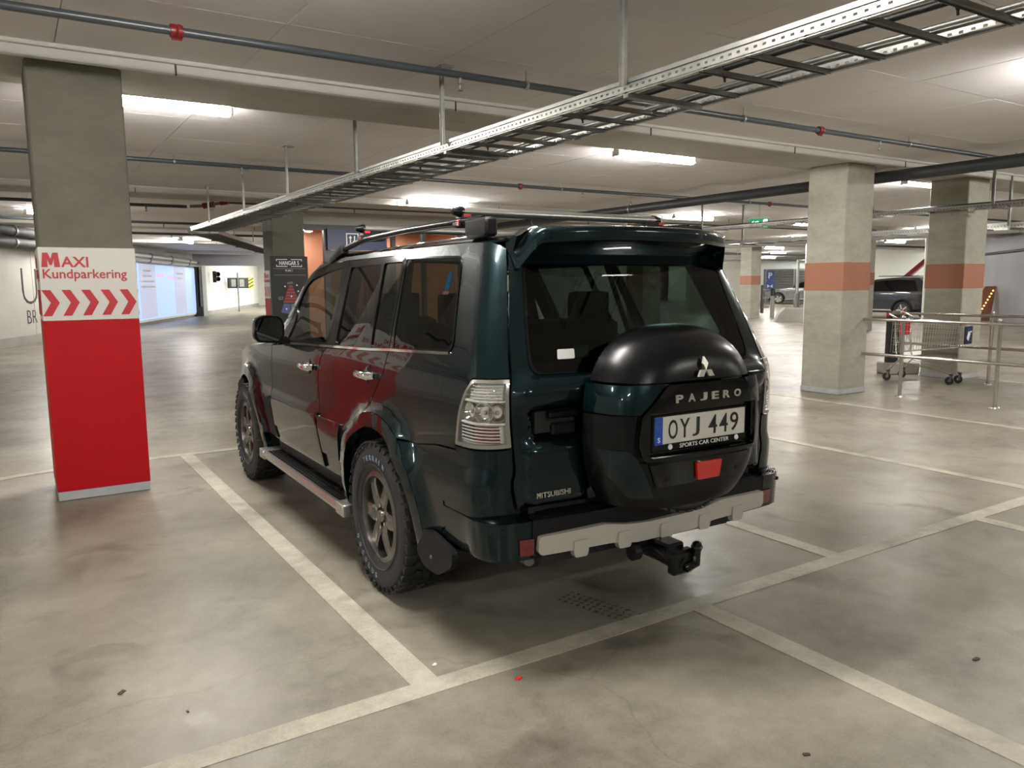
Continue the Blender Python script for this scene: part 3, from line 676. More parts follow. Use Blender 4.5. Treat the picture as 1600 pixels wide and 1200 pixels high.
cable('steel_conduit', 'second steel conduit lying inside the first on the long cable ladder', [(3.38, 1.0, T0+.036), (3.38, 8, T0+.036), (3.38, 15.4, T0+.036)], .012, M_galv, 'conduit')
for k, y in enumerate((1.72, 2.88, 4.05, 5.22, 6.38, 7.55, 8.7, 9.9, 11.1)):
    bm = bmesh.new(); add_tube(bm, [(0, 0, .05), (.022, 0, .04), (.024, 0, .0), (.0, 0, -.018), (-.02, 0, .0), (-.02, 0, .04), (0, 0, .05)], .005, 6); add_tube(bm, [(0, 0, -.015), (.004, .0, -.035)], .006, 6)
    o = bm_obj('cable_tie', bm, M_blackc, tr); o.location = (.19, y-.9, .01)
ladder_tray('cable_tray', 'cable ladder running past in front of the column behind the trolley, upper of two', (12.16, 3.2, 2.60), 0, 22, .4, .06, .2, .4, [2.8, 8.5, 14], slots=True, maxr=50)
ladder_tray('cable_tray', 'cable ladder behind the banded columns with pale insulated pipe, lower of two', (13.5, 3.2, 2.36), 0, 26, .5, .09, .2, .5, [3.2, 8.6, 14], slots=True, maxr=50)
for (x0, z, lab) in ((12.3, 2.66, 'black cable bundle lying on the upper right cable ladder'), (13.7, 2.43, 'black cable bundle lying on the lower right cable ladder')):
    cable('cable_bundle', lab, [(x0, 3.3, z-.0), (x0+.02, 14, z), (x0, 24, z)], .032, M_blackc)
t = thing('insulated_pipe', 'pale insulated pipe below the right cable ladders near the grey wall', 'pipe', (15.2, 4, 2.44)); tube('pipe_run', [(0, 0, 0), (0, 26, 0)], .07, M_silverpipe, t, 14)
for y in (3, 7, 11, 15): lathe('collar', [(.07, -.02), (.078, -.02), (.078, .02), (.07, .02)], Matrix.Translation((0, y, 0)) @ Matrix.Rotation(-PI/2, 4, 'X'), M_galv, t, 14)
t = thing('ventilation_duct', 'grey duct along the top of the grey ramp wall', 'duct', (36.0, 18.2, 2.5), math.atan2(-9.6, -11.1))
box('duct_run', (7, -.35, .2), (14.5, .5, .35), M_galvd, t); tube('cable', [(0, -.7, .05), (14.5, -.7, .05)], .05, M_black, t, 8)
# ------------------------------------------------------------------ the car: one surface, cut into panels
def lerp(T, z):
    if z <= T[0][0]: return T[0][1]
    for (a, u), (b, v) in zip(T, T[1:]):
        if z <= b: return u+(v-u)*(z-a)/(b-a)
    return T[-1][1]
def blur(T, z, r): return (lerp(T, z-r)+lerp(T, z-r/2)+lerp(T, z)*2+lerp(T, z+r/2)+lerp(T, z+r))/6
WT = [(.25, .83), (.45, .868), (.60, .888), (.76, .905), (.80, .882), (1.0, .882), (1.13, .872), (1.22, .845), (1.30, .822), (1.66, .690), (1.74, .652), (1.80, .58)]
RT = [(.25, .98), (.6, 1.03), (1.16, 1.03), (1.22, 1.005), (1.62, .86), (1.68, .835), (1.74, .80), (1.8, .76)]
RC = .13
def ss(a, b, x):
    t = min(1, max(0, (x-a)/(b-a))); return t*t*(3-2*t)
def flare(y, z):
    m = 0
    for yc in (0, 2.78): m = max(m, 1-ss(.50, .60, math.hypot(y-yc, z-.39)))
    return .05*m*(1-ss(.9, 1.0, z))
def halfw(y, z):
    v = blur(WT, z, .02)
    if y > 2.3: v -= .10*((y-2.3)/1.2)**2
    v -= .012*((y-1.0)/2)**2
    v -= .055*ss(1.12, 1.32, z)*ss(.3, 1.9, y)
    return v+flare(y, z)
S1 = .90; S2 = S1+RC*PI/2; SM = S2+.77      # SM: the middle of the tail
def P(s, z):
    """s runs backwards along the left side (y = -s), round the rear corner and over the tail to the right side"""
    if s > SM:
        p = P(2*SM-s, z); return (-p[0], p[1], p[2])
    R = blur(RT, z, .03); yc = -(R-RC); wc = halfw(-S1, z); xc = -(wc-RC)
    if s <= S1: return (-halfw(-s, z), -s+(yc+S1)*ss(.3, S1, s), z)
    if s <= S2:
        t = (s-S1)/RC; return (xc-RC*math.cos(t), yc-RC*math.sin(t), z)
    x = xc*(1-(s-S2)/.77)
    return (x, -R-.035*(1-(x/xc)**2), z)
def normal_of(fn, s, z):
    e = .004; a = Vector(fn(s+e, z))-Vector(fn(s-e, z)); b = Vector(fn(s, z+e))-Vector(fn(s, z-e))
    n = a.cross(b); n.normalize()
    p = Vector(fn(s, z))
    return n if n.dot(p-Vector((0, min(2.6, max(-.4, p.y)), .95))) > 0 else -n
def OFF(d, fn=None):
    fn = fn or P
    return lambda s, z: Vector(fn(s, z))+normal_of(fn, s, z)*d
def inside(pt, poly):
    x, y = pt; c = False; n = len(poly)
    for i in range(n):
        x0, y0 = poly[i]; x1, y1 = poly[i-1]
        if (y0 > y) != (y1 > y) and x < (x1-x0)*(y-y0)/(y1-y0)+x0: c = not c
    return c
def dense(poly, g):
    out = []
    for i, p in enumerate(poly):
        q = poly[(i+1) % len(poly)]; n = max(1, math.ceil(math.dist(p, q)/g))
        out += [(p[0]+(q[0]-p[0])*k/n, p[1]+(q[1]-p[1])*k/n) for k in range(n)]
    return out
def rounded(poly, r, n=4):
    out = []; m = len(poly)
    for i in range(m):
        p = Vector(poly[i]); a = Vector(poly[i-1]); b = Vector(poly[(i+1) % m])
        rr = r[i] if isinstance(r, (list, tuple)) else r
        if rr <= 0: out.append(tuple(p)); continue
        u = (a-p); v = (b-p); d = min(rr, u.length*.45, v.length*.45); u = p+u.normalized()*d; v = p+v.normalized()*d
        for k in range(n+1):
            t = k/n; out.append(tuple((1-t)**2*u+2*t*(1-t)*p+t*t*v))
    return out
def circ(cx, cy, r, a0, a1, n):
    """arc in the (s, z) plane, degrees, 0 = towards the tail, 90 = up"""
    return [(cx+r*math.cos(math.radians(a0+(a1-a0)*k/n)), cy+r*math.sin(math.radians(a0+(a1-a0)*k/n))) for k in range(n+1)]
def panel(name, poly, mat, parent, fn=P, g=.045, holes=(), flange=.02, edges=(), center=Vector((0, 0, .95))):
    """a sheet cut to the outline poly (and holes) from the surface fn, with its edges turned in"""
    loops = [dense(poly, g)]+[dense(h, g) for h in holes]
    pts, es = [], []
    for lp in loops:
        o = len(pts); pts += lp; es += [(o+i, o+(i+1) % len(lp)) for i in range(len(lp))]
    xs_ = [p[0] for p in loops[0]]; zs_ = [p[1] for p in loops[0]]
    bnd = list(pts)
    i0, i1 = math.floor(min(xs_)/g), math.ceil(max(xs_)/g); j0, j1 = math.floor(min(zs_)/g), math.ceil(max(zs_)/g)
    for i in range(i0, i1+1):
        for j in range(j0, j1+1):
            p = (i*g+(g/2 if j % 2 else 0), j*g)
            if inside(p, loops[0]) and not any(inside(p, h) for h in loops[1:]) and min((p[0]-b[0])**2+(p[1]-b[1])**2 for b in bnd) > (g*.45)**2: pts.append(p)
    V, E, F, *_ = geometry.delaunay_2d_cdt([Vector(p) for p in pts], es, [], 0, 1e-5)
    F = [f for f in F if abs((V[f[1]]-V[f[0]]).cross(V[f[2]]-V[f[0]])) > 2e-7]
    F = [f for f in F if inside((sum(V[i].x for i in f)/3, sum(V[i].y for i in f)/3), loops[0]) and not any(inside((sum(V[i].x for i in f)/3, sum(V[i].y for i in f)/3), h) for h in loops[1:])]
    bm = bmesh.new(); vs = [bm.verts.new(fn(v.x, v.y)) for v in V]
    for f in F:
        try: bm.faces.new([vs[i] for i in f])
        except ValueError: pass
    bmesh.ops.delete(bm, geom=[v for v in bm.verts if not v.link_faces], context='VERTS')
    for f in bm.faces:
        c = f.calc_center_median(); ref = c-Vector((center.x, min(2.6, max(-.4, c.y)) if center.y == 0 else center.y, center.z))
        f.normal_update()
        if f.normal.dot(ref) < 0: f.normal_flip()
    bm.normal_update()
    if flange:
        be = [e for e in bm.edges if len(e.link_faces) == 1]; nv = {}
        for e in be:
            for v in e.verts:
                if v not in nv: nv[v] = v.co-v.normal*flange
        nv = {v: bm.verts.new(c) for v, c in nv.items()}
        for e in be:
            a, b = e.verts; lf = e.link_faces[0]; lv = list(lf.verts); ia = lv.index(a)
            if lv[(ia+1) % len(lv)] == b: f = bm.faces.new((b, a, nv[a], nv[b]))
            else: f = bm.faces.new((a, b, nv[b], nv[a]))
            f.smooth = True
            e.smooth = False
    me = bpy.data.meshes.new(name); bm.to_mesh(me); bm.free(); me.materials.append(mat)
    me.polygons.foreach_set('use_smooth', [True]*len(me.polygons)); me.update()
    return link(bpy.data.objects.new(name, me), parent)
def mirrored(o, parent=None):
    me = o.data.copy(); bm = bmesh.new(); bm.from_mesh(me)
    for v in bm.verts: v.co.x *= -1
    bmesh.ops.reverse_faces(bm, faces=bm.faces); bm.to_mesh(me); bm.free()
    c = bpy.data.objects.new(o.name.split('.')[0], me); link(c, parent if parent is not None else o.parent)
    for ch in o.children: mirrored(ch, c)
    return c
def both(o): mirrored(o); return o

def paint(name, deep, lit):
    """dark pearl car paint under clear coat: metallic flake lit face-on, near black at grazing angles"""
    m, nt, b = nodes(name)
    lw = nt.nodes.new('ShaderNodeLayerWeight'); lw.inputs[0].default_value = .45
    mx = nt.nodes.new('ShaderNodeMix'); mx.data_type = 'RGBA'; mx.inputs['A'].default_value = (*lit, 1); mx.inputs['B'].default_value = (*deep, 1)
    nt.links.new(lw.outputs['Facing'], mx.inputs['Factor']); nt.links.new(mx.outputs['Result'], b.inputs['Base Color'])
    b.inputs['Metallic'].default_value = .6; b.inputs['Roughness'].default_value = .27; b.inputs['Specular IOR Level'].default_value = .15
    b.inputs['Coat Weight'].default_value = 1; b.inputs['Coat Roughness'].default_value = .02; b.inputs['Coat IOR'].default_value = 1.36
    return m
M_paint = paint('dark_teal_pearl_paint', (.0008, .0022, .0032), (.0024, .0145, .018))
M_gloss = pbr('gloss_black', (.003, .003, .0035), .10, spec=.4)
M_trim = pbr('black_plastic_trim', (.008, .008, .009), .5, spec=.2, bump=.1, bscale=300)
M_trim2 = pbr('satin_black_plastic', (.005, .005, .0055), .27, spec=.22)
M_under = pbr('underbody_black', (.010, .010, .010), .7)
M_tint = tinted('privacy_glass', (.17, .19, .18)); M_tintr = tinted('rear_privacy_glass', (.18, .27, .225)); M_clear = tinted('clear_car_glass', (.62, .68, .64))
M_lens = tinted('clear_lens', (.93, .93, .93))
M_chrome = pbr('chrome', (.82, .82, .80), .07, 1.0)
M_satin = pbr('satin_silver', (.50, .49, .46), .32, .85)
M_silver = pbr('silver_grey_paint', (.48, .465, .42), .42, .25)
M_lampin = pbr('lamp_reflector', (.90, .90, .86), .25, .1, bump=.5, bscale=120)
M_redlens = pbr('red_lens', (.13, .002, .006), .12, coat=1, bump=.4, bscale=200)
M_redlit = pbr('red_fog_lens', (.30, .004, .004), .15, coat=1, emit=(1, .02, .01), estr=.06)
M_gun = pbr('gunmetal_alloy', (.21, .20, .185), .27, .85)
M_rubber = pbr('tyre_rubber', (.018, .018, .018), .62, bump=.15, bscale=80)
M_tyretext = pbr('pale_blue_tyre_lettering', (.22, .30, .42), .6)
M_plate = pbr('number_plate_white', (.62, .61, .56), .4)
M_plateblue = pbr('plate_blue', (.01, .07, .42), .4)
M_ink = pbr('plate_black_ink', (.01, .01, .01), .4)
M_letter = pbr('pale_metal_letters', (.52, .50, .44), .3, .6)
M_seat = pbr('dark_seat_cloth', (.012, .012, .013), .9, spec=.1)

car = thing('car', 'dark teal off-road car with number plate OYJ 449 parked in the bay', 'car', (2.3452, 3.5572, 0), -math.radians(1.0))
car.scale = (.967, 1, 1)      # a touch narrower than the pattern the panels were cut from
G = .005
# --- side panels (left then mirrored)
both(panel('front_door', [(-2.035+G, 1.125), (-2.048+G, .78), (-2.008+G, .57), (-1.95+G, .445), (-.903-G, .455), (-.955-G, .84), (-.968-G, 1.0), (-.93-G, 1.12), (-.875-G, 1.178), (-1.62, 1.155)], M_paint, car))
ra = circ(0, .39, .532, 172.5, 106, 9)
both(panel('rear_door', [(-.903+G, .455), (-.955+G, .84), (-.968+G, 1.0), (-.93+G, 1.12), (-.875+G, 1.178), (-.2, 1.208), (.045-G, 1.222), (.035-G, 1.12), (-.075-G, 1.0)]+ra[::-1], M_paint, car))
hump = lambda cx, inner: [(cx+.462*math.cos(a), .39+.462*math.sin(a)) for a in inner]
def arch_poly(cx, a0, a1):
    A = circ(cx, .39, .458, a0, a1, 18); B = circ(cx, .39, .530, a1, a0, 18)
    return A+B
qg = rounded([(.085, 1.232), (.742, 1.266), (.665, 1.668), (-.062, 1.680)], [.01, .06, .07, .01], 5)
rb = circ(0, .39, .532, 105, 58, 7)
lamp = rounded([(.918, 1.172), (1.0795, 1.175), (1.102, .908), (.80, .896), (.832, 1.05), (.87, 1.12)], [.012, .004, .006, .012, .03, .02], 3)
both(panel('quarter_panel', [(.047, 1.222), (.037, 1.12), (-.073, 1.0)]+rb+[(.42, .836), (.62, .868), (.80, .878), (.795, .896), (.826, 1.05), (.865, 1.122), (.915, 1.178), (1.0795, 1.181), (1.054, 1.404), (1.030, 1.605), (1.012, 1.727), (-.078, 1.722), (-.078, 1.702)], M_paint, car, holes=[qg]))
both(panel('wheel_flare', arch_poly(0, 188, -6), M_paint, car, flange=.045))
both(panel('wheel_flare', arch_poly(-2.78, 188, -8), M_paint, car, flange=.045))
fa = circ(-2.78, .39, .532, 8, 172, 14)
both(panel('front_fender', [(-2.035-G, 1.125), (-2.048-G, .78), (-2.008-G, .57), (-1.965, .455)]+fa+[(-3.40, .46), (-3.44, .75), (-3.40, .98), (-3.0, 1.06), (-2.5, 1.10)], M_paint, car))
rr = circ(0, .39, .532, 56, -2, 7)
both(panel('bumper_corner', rr[::-1]+[(.424, .828), (.62, .860), (.80, .870), (.80, .888), (1.104, .898), (1.127, .644), (1.128, .62), (.97, .62), (.80, .575), (.66, .50), (.60, .42)], M_paint, car))
both(panel('lower_valance', [(.575, .41), (.66, .492), (.80, .567), (.97, .612), (1.13, .612), (1.13, .47), (.80, .44), (.64, .40)], M_paint, car))
both(panel('door_cladding', [(-1.985, .56), (-1.995, .745), (-.985, .762), (-.945, .56)], M_paint, car, fn=OFF(.011), flange=.012))
both(panel('door_cladding', [(-.928, .56), (-.975, .766), (-.54, .775), (-.575, .70), (-.61, .56)], M_paint, car, fn=OFF(.011), flange=.012))
both(panel('door_edge_trim', [(-.985, .785), (-.952, .785), (-.935, .66), (-.888, .47), (-.912, .47), (-.960, .64)], M_gloss, car, fn=OFF(.014), flange=.012))
both(panel('fender_vent_trim', [(-2.15, .47), (-2.235, .62), (-2.22, .73), (-2.06, .76), (-2.02, .57), (-1.96, .47)], M_trim, car, fn=OFF(.008), flange=.01))
# greenhouse: frames, glass, chrome waist strip
fg = rounded([(-1.73, 1.185), (-.90, 1.202), (-1.03, 1.652), (-1.34, 1.632), (-1.68, 1.582), (-1.78, 1.530), (-1.82, 1.41)], [.02, .01, .02, .1, .1, .1, .1], 4)
rg = rounded([(-.735, 1.207), (-.232, 1.226), (-.358, 1.654), (-.865, 1.647)], .02, 3)
vg = rounded([(-.187, 1.228), (.030, 1.236), (-.095, 1.662), (-.328, 1.658)], .015, 3)
both(panel('door_frame', [(-1.90, 1.150), (-1.62, 1.158), (-.878, 1.180), (-.885, 1.30), (-.945, 1.688), (-1.32, 1.685), (-1.69, 1.632), (-1.80, 1.565), (-1.865, 1.42), (-1.91, 1.25)], M_gloss, car, fn=OFF(.002), holes=[fg], g=.06))
both(panel('door_frame', [(-.872, 1.182), (-.2, 1.211), (.046, 1.225), (.034, 1.30), (-.076, 1.692), (-.939, 1.688), (-.879, 1.30)], M_gloss, car, fn=OFF(.002), holes=[rg, vg], g=.06))
both(panel('door_glass', fg, M_clear, car, fn=OFF(-.006), flange=0, g=.08)); both(panel('door_glass', rg, M_tint, car, fn=OFF(-.006), flange=0, g=.08)); both(panel('vent_glass', vg, M_tint, car, fn=OFF(-.006), flange=0, g=.08))
both(panel('quarter_glass', qg, M_tint, car, fn=OFF(.001), flange=0, g=.08))
qs = [(x, z) for x, z in qg]
def ring(name, poly, wd, mat, fn):
    c = (sum(p[0] for p in poly)/len(poly), sum(p[1] for p in poly)/len(poly))
    inn = []
    for x, z in poly:
        d = Vector((c[0]-x, c[1]-z)); d.normalize(); inn.append((x+d.x*wd, z+d.y*wd))
    return panel(name, poly, mat, car, fn=fn, holes=[inn], flange=.006, g=.05)
both(ring('glass_seal', qg, .016, M_gloss, OFF(.004)))
both(panel('waist_strip', [(-1.88, 1.146), (-1.62, 1.155), (-.2, 1.209), (.046, 1.223), (.70, 1.250), (.70, 1.262), (.046, 1.235), (-.2, 1.221), (-1.62, 1.167), (-1.88, 1.157)], M_chrome, car, fn=OFF(.008), flange=.008))
both(panel('roof_side', [(-2.05, 1.13), (-1.905, 1.15), (-1.915, 1.25), (-1.87, 1.42), (-1.805, 1.570), (-1.69, 1.637), (-1.32, 1.690), (-.93, 1.693), (-.08, 1.697), (-.08, 1.724), (-.56, 1.722), (-1.04, 1.714), (-1.36, 1.705), (-1.60, 1.676), (-1.74, 1.62), (-1.85, 1.53), (-1.93, 1.42), (-1.98, 1.35), (-2.03, 1.24)], M_paint, car))
# roof
RZ = [(-.86, 1.752), (-.74, 1.758), (-.3, 1.768), (.07, 1.766), (.56, 1.760), (1.04, 1.742), (1.36, 1.700), (1.50, 1.672)]
def zroof(y): return blur(RZ, y, .12)
def roof(x, y):
    z0 = zroof(y)-.036; hw = halfw(y, z0)+.001; t = min(1, abs(x)/hw)
    return (x, y, z0+.036*(1-t**7)+.022*(1-t*t))
def roofmap(u, y):
    z0 = zroof(y)-.036
    return roof(u*halfw(y, z0), y)
rp_ = panel('roof', [(-1, -.70), (-.97, -.80), (-.6, -.85), (.6, -.85), (.97, -.80), (1, -.70), (1, 1.46), (-1, 1.46)], M_paint, car, fn=roofmap, g=.07, flange=.01)
# windscreen, bonnet, nose
def wscr(u, v):
    y = 1.46+.66*v; z = 1.70-.56*v; hw = .66+.16*v
    return (u*hw, y+.10*(1-u*u), z+.02*(1-u*u)*(1-v))
panel('windscreen', [(-1, 0), (1, 0), (1, 1), (-1, 1)], M_clear, car, fn=wscr, g=.12, flange=0)
def bonnet(u, y):
    hw = halfw(y, 1.08)-.005; z = lerp([(2.0, 1.125), (2.5, 1.10), (3.0, 1.06), (3.40, .98)], y)
    return (u*hw, y+(.12*(1-u*u) if y > 3.2 else 0), z+.05*(1-u**4))
panel('bonnet', [(-.985, 2.06), (.985, 2.06), (.985, 3.38), (-.985, 3.38)], M_paint, car, fn=bonnet, g=.1)
def nose(u, z):
    hw = halfw(3.40, z)+.004; y = 3.40+.13*(1-u*u)-.06*ss(.7, 1.0, z)+.04*ss(.65, .5, z)
    return (u*hw, y, z)
nz = panel('nose', [(-1, .42), (1, .42), (1, 1.01), (-1, 1.01)], M_paint, car, fn=nose, g=.09, center=Vector((0, 2, .8)))
panel('grille', [(-.38, .72), (.38, .72), (.34, .93), (-.34, .93)], M_chrome, car, fn=lambda u, z: (nose(u, z)[0], nose(u, z)[1]+.012, z), g=.09, center=Vector((0, 2, .8)))
for s in (-1, 1): panel('headlamp', [(s*.45, .76), (s*.92, .78), (s*.95, .93), (s*.48, .92)][::s], M_lampin, car, fn=lambda u, z: (nose(u, z)[0], nose(u, z)[1]+.01, z), g=.09, center=Vector((0, 2, .8)))
# --- tail
def tail(s, z):
    x, y, zz = P(s, z); se = lerp([(.655, 1.142), (.905, 1.116), (1.183, 1.090), (1.727, 1.022)], z)
    e = min(s-se, 2*SM-se-s)            # distance from the door's edge
    k = ss(.0, .05, e)
    d = .050*ss(1.185, 1.160, z)*ss(1.045, 1.075, z)*k          # shoulder under the window
    a = abs(x)
    pan = ss(.70, .66, a)*ss(.38, .42, a) if x < 0 else ss(.70, .66, a)*ss(.38, .42, a)
    d += .036*ss(.655, .665, z)*ss(.93, .905, z)*pan            # raised lower panel
    rec = ss(.645, .62, a)*ss(.93, .95, z)*ss(1.055, 1.035, z)
    d -= .05*rec if x < 0 else 0                                # handle recess
    return (x, y-d, z)
L0 = [(1.012, 1.727), (1.030, 1.605), (1.054, 1.402), (1.080, 1.183), (1.106, .905), (1.132, .655)]
L0 = [(s+.010, z) for s, z in L0]
mir = lambda P_: [(2*SM-s, z) for s, z in P_][::-1]
rwin = rounded([(1.092, 1.628), (1.138, 1.40), (1.180, 1.185)]+mir([(1.092, 1.628), (1.138, 1.40), (1.180, 1.185)]), [.04, .2, .06, .06, .2, .04], 5)
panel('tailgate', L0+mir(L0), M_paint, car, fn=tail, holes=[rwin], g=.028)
panel('rear_window', rwin, M_tintr, car, fn=OFF(.001), flange=0, g=.09)
ring('glass_seal', rwin, .014, M_gloss, OFF(.004))
# handle recess lining, handle
bm = bmesh.new(); add_box(bm, (-.535, -1.027, .995), (.20, .03, .085)); bm_obj('handle_recess', bm, M_under, car)
box('door_handle', (-.50, -1.062, 1.028), (.17, .03, .03), M_trim2, car, bevel=.008)
box('recess_block', (-.50, -1.045, .965), (.12, .035, .05), M_trim, car, bevel=.008)
span('sill_gap', (-.66, -1.025, .60), (.66, -.96, .67), M_under, car)
for s, t_ in ((-1, ''),): pass
def bdg(u, v, w): return (-.655+u, P(1.24, .72)[1]-.042-w, .700+v)
text_obj('badge', 'ITSUBISHI', lambda u, v, w: bdg(u+.022, v, w), .145, .022, M_letter, car, .004, bold=.012)
prism('badge', [(0, 0), (.0045, 0), (.0045, .014), (.008, .007), (.0095, .007), (.013, .014), (.013, 0), (.0175, 0), (.0175, .022), (.013, .022), (.00875, .013), (.0045, .022), (0, .022)], bdg, .004, M_letter, car)
# tail lamps
def lamp_build():
    def q(d): return OFF(d)
    ls_ = panel('tail_lamp', lamp, M_lens, car, fn=q(.006), flange=.03, g=.03)
    h = panel('lamp_housing', [(s_*.985+.0145, z) for s_, z in lamp], M_lampin, ls_, fn=q(-.022), flange=0, g=.03)
    panel('lamp_bezel', lamp, M_satin, ls_, fn=q(.0035), flange=.024, g=.03, holes=[[(.925, 1.160), (1.068, 1.160), (1.083, .922), (.822, .910), (.848, 1.045), (.885, 1.12)]])
    for (z0, z1) in ((1.086, 1.094), (.998, 1.006)): panel('lamp_divider', [(.845, z0), (1.078, z0), (1.078, z1), (.855, z1)], M_lampin, ls_, fn=q(-.001), flange=.02, g=.03)
    panel('red_reflector', [(.935, .925), (1.060, .925), (1.055, .990), (.935, .990)], M_redlens, ls_, fn=q(-.010), flange=.01, g=.03)
    panel('smoke_reflector', [(.845, .925), (.930, .925), (.930, .990), (.852, .990)], pbr('smoky_reflector', (.12, .12, .12), .2, .8), ls_, fn=q(-.010), flange=.01, g=.03)
    for k in range(5): panel('lens_rib', [(.85, .930+.013*k), (1.062, .930+.013*k), (1.062, .934+.013*k), (.85, .934+.013*k)], M_lampin, ls_, fn=q(-.003), flange=.006, g=.05)
    for k in range(5): panel('lens_rib', [(.905, 1.100+.012*k), (1.062, 1.100+.012*k), (1.062, 1.103+.012*k), (.91, 1.103+.012*k)], M_lampin, ls_, fn=q(-.003), flange=.006, g=.05)
    for (s_, r) in ((.905, .036), (.985, .038), (1.045, .034)):
        p = Vector(P(s_, 1.046)); n = normal_of(P, s_, 1.046); M = Matrix.Translation(p-n*.006) @ n.to_track_quat('Z', 'Y').to_matrix().to_4x4()
        lathe('reflector_bowl', [(0, -.028), (r*.5, -.022), (r*.8, -.010), (r, .0), (r+.004, 0), (r+.004, -.006)], M, M_chrome, ls_, 20)
        lathe('bulb', [(0, -.004), (.006, -.006), (.009, -.014), (.007, -.026)], M, pbr('bulb_amber', (.55, .45, .35), .2), ls_, 12)
    return ls_
both(lamp_build())
# bumper: beam, step pad, silver skid plate, reflectors
def bump(s, t):
    """t 0..1: ledge from the body out; 1..2: outer face down; 2..3: underside"""
    o = .004+.058*ss(.88, 1.09, s if s < SM else 2*SM-s)
    n0 = normal_of(P, s, .58); kk = ss(.86, 1.06, s if s < SM else 2*SM-s)
    b0 = Vector(P(s, .60))*kk+Vector(P(s, min(.62, max(.46, .616-.156*(t-1)))))*(1-kk)
    b0.z = 0
    if t <= 1: p = b0+n0*(-.045+(o+.045)*t); z = .626-.010*t
    elif t <= 2: p = b0+n0*o*(1-.12*(t-1)); z = .616-.156*(t-1)
    else: p = b0+n0*(o*.88-(o+.05)*(t-2)); z = .460-.004*(t-2)
    return (p.x, p.y, z)
both(panel('bumper_cap', [(.70, 0), (1.17, 0), (1.17, .985), (1.17, 2), (1.17, 2.6), (.70, 2.6), (.70, .985)], M_paint, car, fn=lambda s, t: bump(s, t), g=.05))
e0 = 1.175; e1 = 2*SM-1.175
panel('step_pad', [(e0, 0), (e1, 0), (e1, 1), (e1, 2), (e1, 2.7), (e0, 2.7), (e0, 2), (e0, 1)], M_trim, car, fn=bump, g=.05)
for k in range(4):
    panel('pad_groove', [(e0+.05, .25+.15*k), (e1-.05, .25+.15*k), (e1-.05, .31+.15*k), (e0+.05, .31+.15*k)], M_trim2, car, fn=lambda s, t: tuple(Vector(bump(s, t))+Vector((0, 0, .0035))), g=.09, flange=.004)
def sx(x): return SM+x/.745*.77
def bface(off):
    def f(x, z):
        t = 1+(.616-z)/.156; n0 = normal_of(P, sx(x), .58); p = Vector(bump(sx(x), min(2, max(1, t))))
        p.z = z; return p+Vector((n0.x, n0.y, 0))*off
    return f
skid = [(-.655, .552), (-.66, .49), (-.645, .475), (-.30, .472), (-.17, .452), (.17, .452), (.30, .472), (.645, .475), (.66, .49), (.655, .552), (.34, .560), (.22, .538), (-.10, .532), (-.22, .540), (-.34, .560)]
panel('skid_plate', rounded(skid, .012, 2), M_silver, car, fn=bface(.024), flange=.03, g=.04)
for x in (-.46, -.235, .0, .235, .46):
    panel('skid_tab', rounded([(x-.028, .442), (x+.028, .442), (x+.036, .46), (x+.036, .512), (x-.036, .512), (x-.036, .46)], .006, 2), M_silver, car, fn=bface(.031), flange=.03, g=.04)
for s in (-1, 1):
    panel('rear_reflector', [(s*.672, .545), (s*.672, .477), (s*.735, .480), (s*.738, .545)][::s], M_redlens, car, fn=bface(.008), flange=.012, g=.03)
    p = bface(.002)(s*.79, .585); lathe('parking_sensor', [(0, .004), (.009, .004), (.010, 0)], Matrix.Translation(p) @ Matrix.Rotation(PI/2, 4, 'X'), M_paint, car, 12)
# spoiler
def spo(u, t):
    """u -1..1 across, t along the profile: roof edge, crest, trailing lip, underside"""
    a = abs(u); drop = ss(.87, 1.0, a)
    prof = [(0, -.80, 1.782), (.35, -.93, 1.792), (.8, -1.055, 1.780), (.9, -1.080, 1.772), (1.05, -1.078, 1.720), (1.2, -1.03, 1.708), (1.7, -.875, 1.668)]
    y = lerp([(q[0], q[1]) for q in prof], t); z = lerp([(q[0], q[2]) for q in prof], t)
    z -= .014*a*a; y += .19*a**3*ss(.1, .9, t)-.02*a*a*ss(1.0, 1.6, t)
    x = u*(.612-.03*ss(1.0, 1.7, t))
    z -= drop*(.040+.060*ss(.3, 1.0, t)-.01*ss(1.1, 1.7, t)); y += drop*.02*ss(.2, .9, t)
    return (x, y, z)
panel('roof_spoiler', [(-1, 0), (-1, .9), (-1, 1.7), (1, 1.7), (1, .9), (1, 0)], M_paint, car, fn=spo, g=.05, flange=0, center=Vector((0, -.95, 1.72)))
for s in (-1, 1):
    pf_ = [spo(s, t) for t in (0, .35, .8, .9, 1.05, 1.2, 1.7)]
    prism('spoiler_end', [(p[1], p[2]) for p in pf_]+[(-.845, 1.60), (-.79, 1.66)], lambda y, z, w, s=s: (s*(.614-w), y, z), .03, M_paint, car)
# --- spare wheel cover
CZ = .985
def cnorm(x, dz): return ((abs(x)/.452)**2.7+(abs(dz)/(.388 if dz > 0 else .44))**2.7)**(1/2.7)
def cov(x, z, d=0.0):
    """front of the cover above the real position x, z"""
    t = min(1, cnorm(x, z-CZ)); return (x, -1.115-.238*(1-t**5.5)**.58-d*ss(1, .9, t), z)
def cpar(p):         # real position -> even parameter
    t = min(.9999, cnorm(p[0], p[1]-CZ)); k = 1+math.sqrt(1-t); return (p[0]/k, (p[1]-CZ)/k)
def cfn(d=0.0):
    def f(u, v):
        a = min(1, cnorm(u, v)); k = 2-a; return cov(u*k, CZ+v*k, d)
    return f
def cpanel(name, poly, mat, d=0.0, flange=.03, holes=(), g=.02):
    return panel(name, [cpar(p) for p in dense(poly, .02)], mat, car, fn=cfn(d), g=g, flange=flange, center=Vector((0, -1.1, CZ)), holes=[[cpar(p) for p in dense(h, .02)] for h in holes])
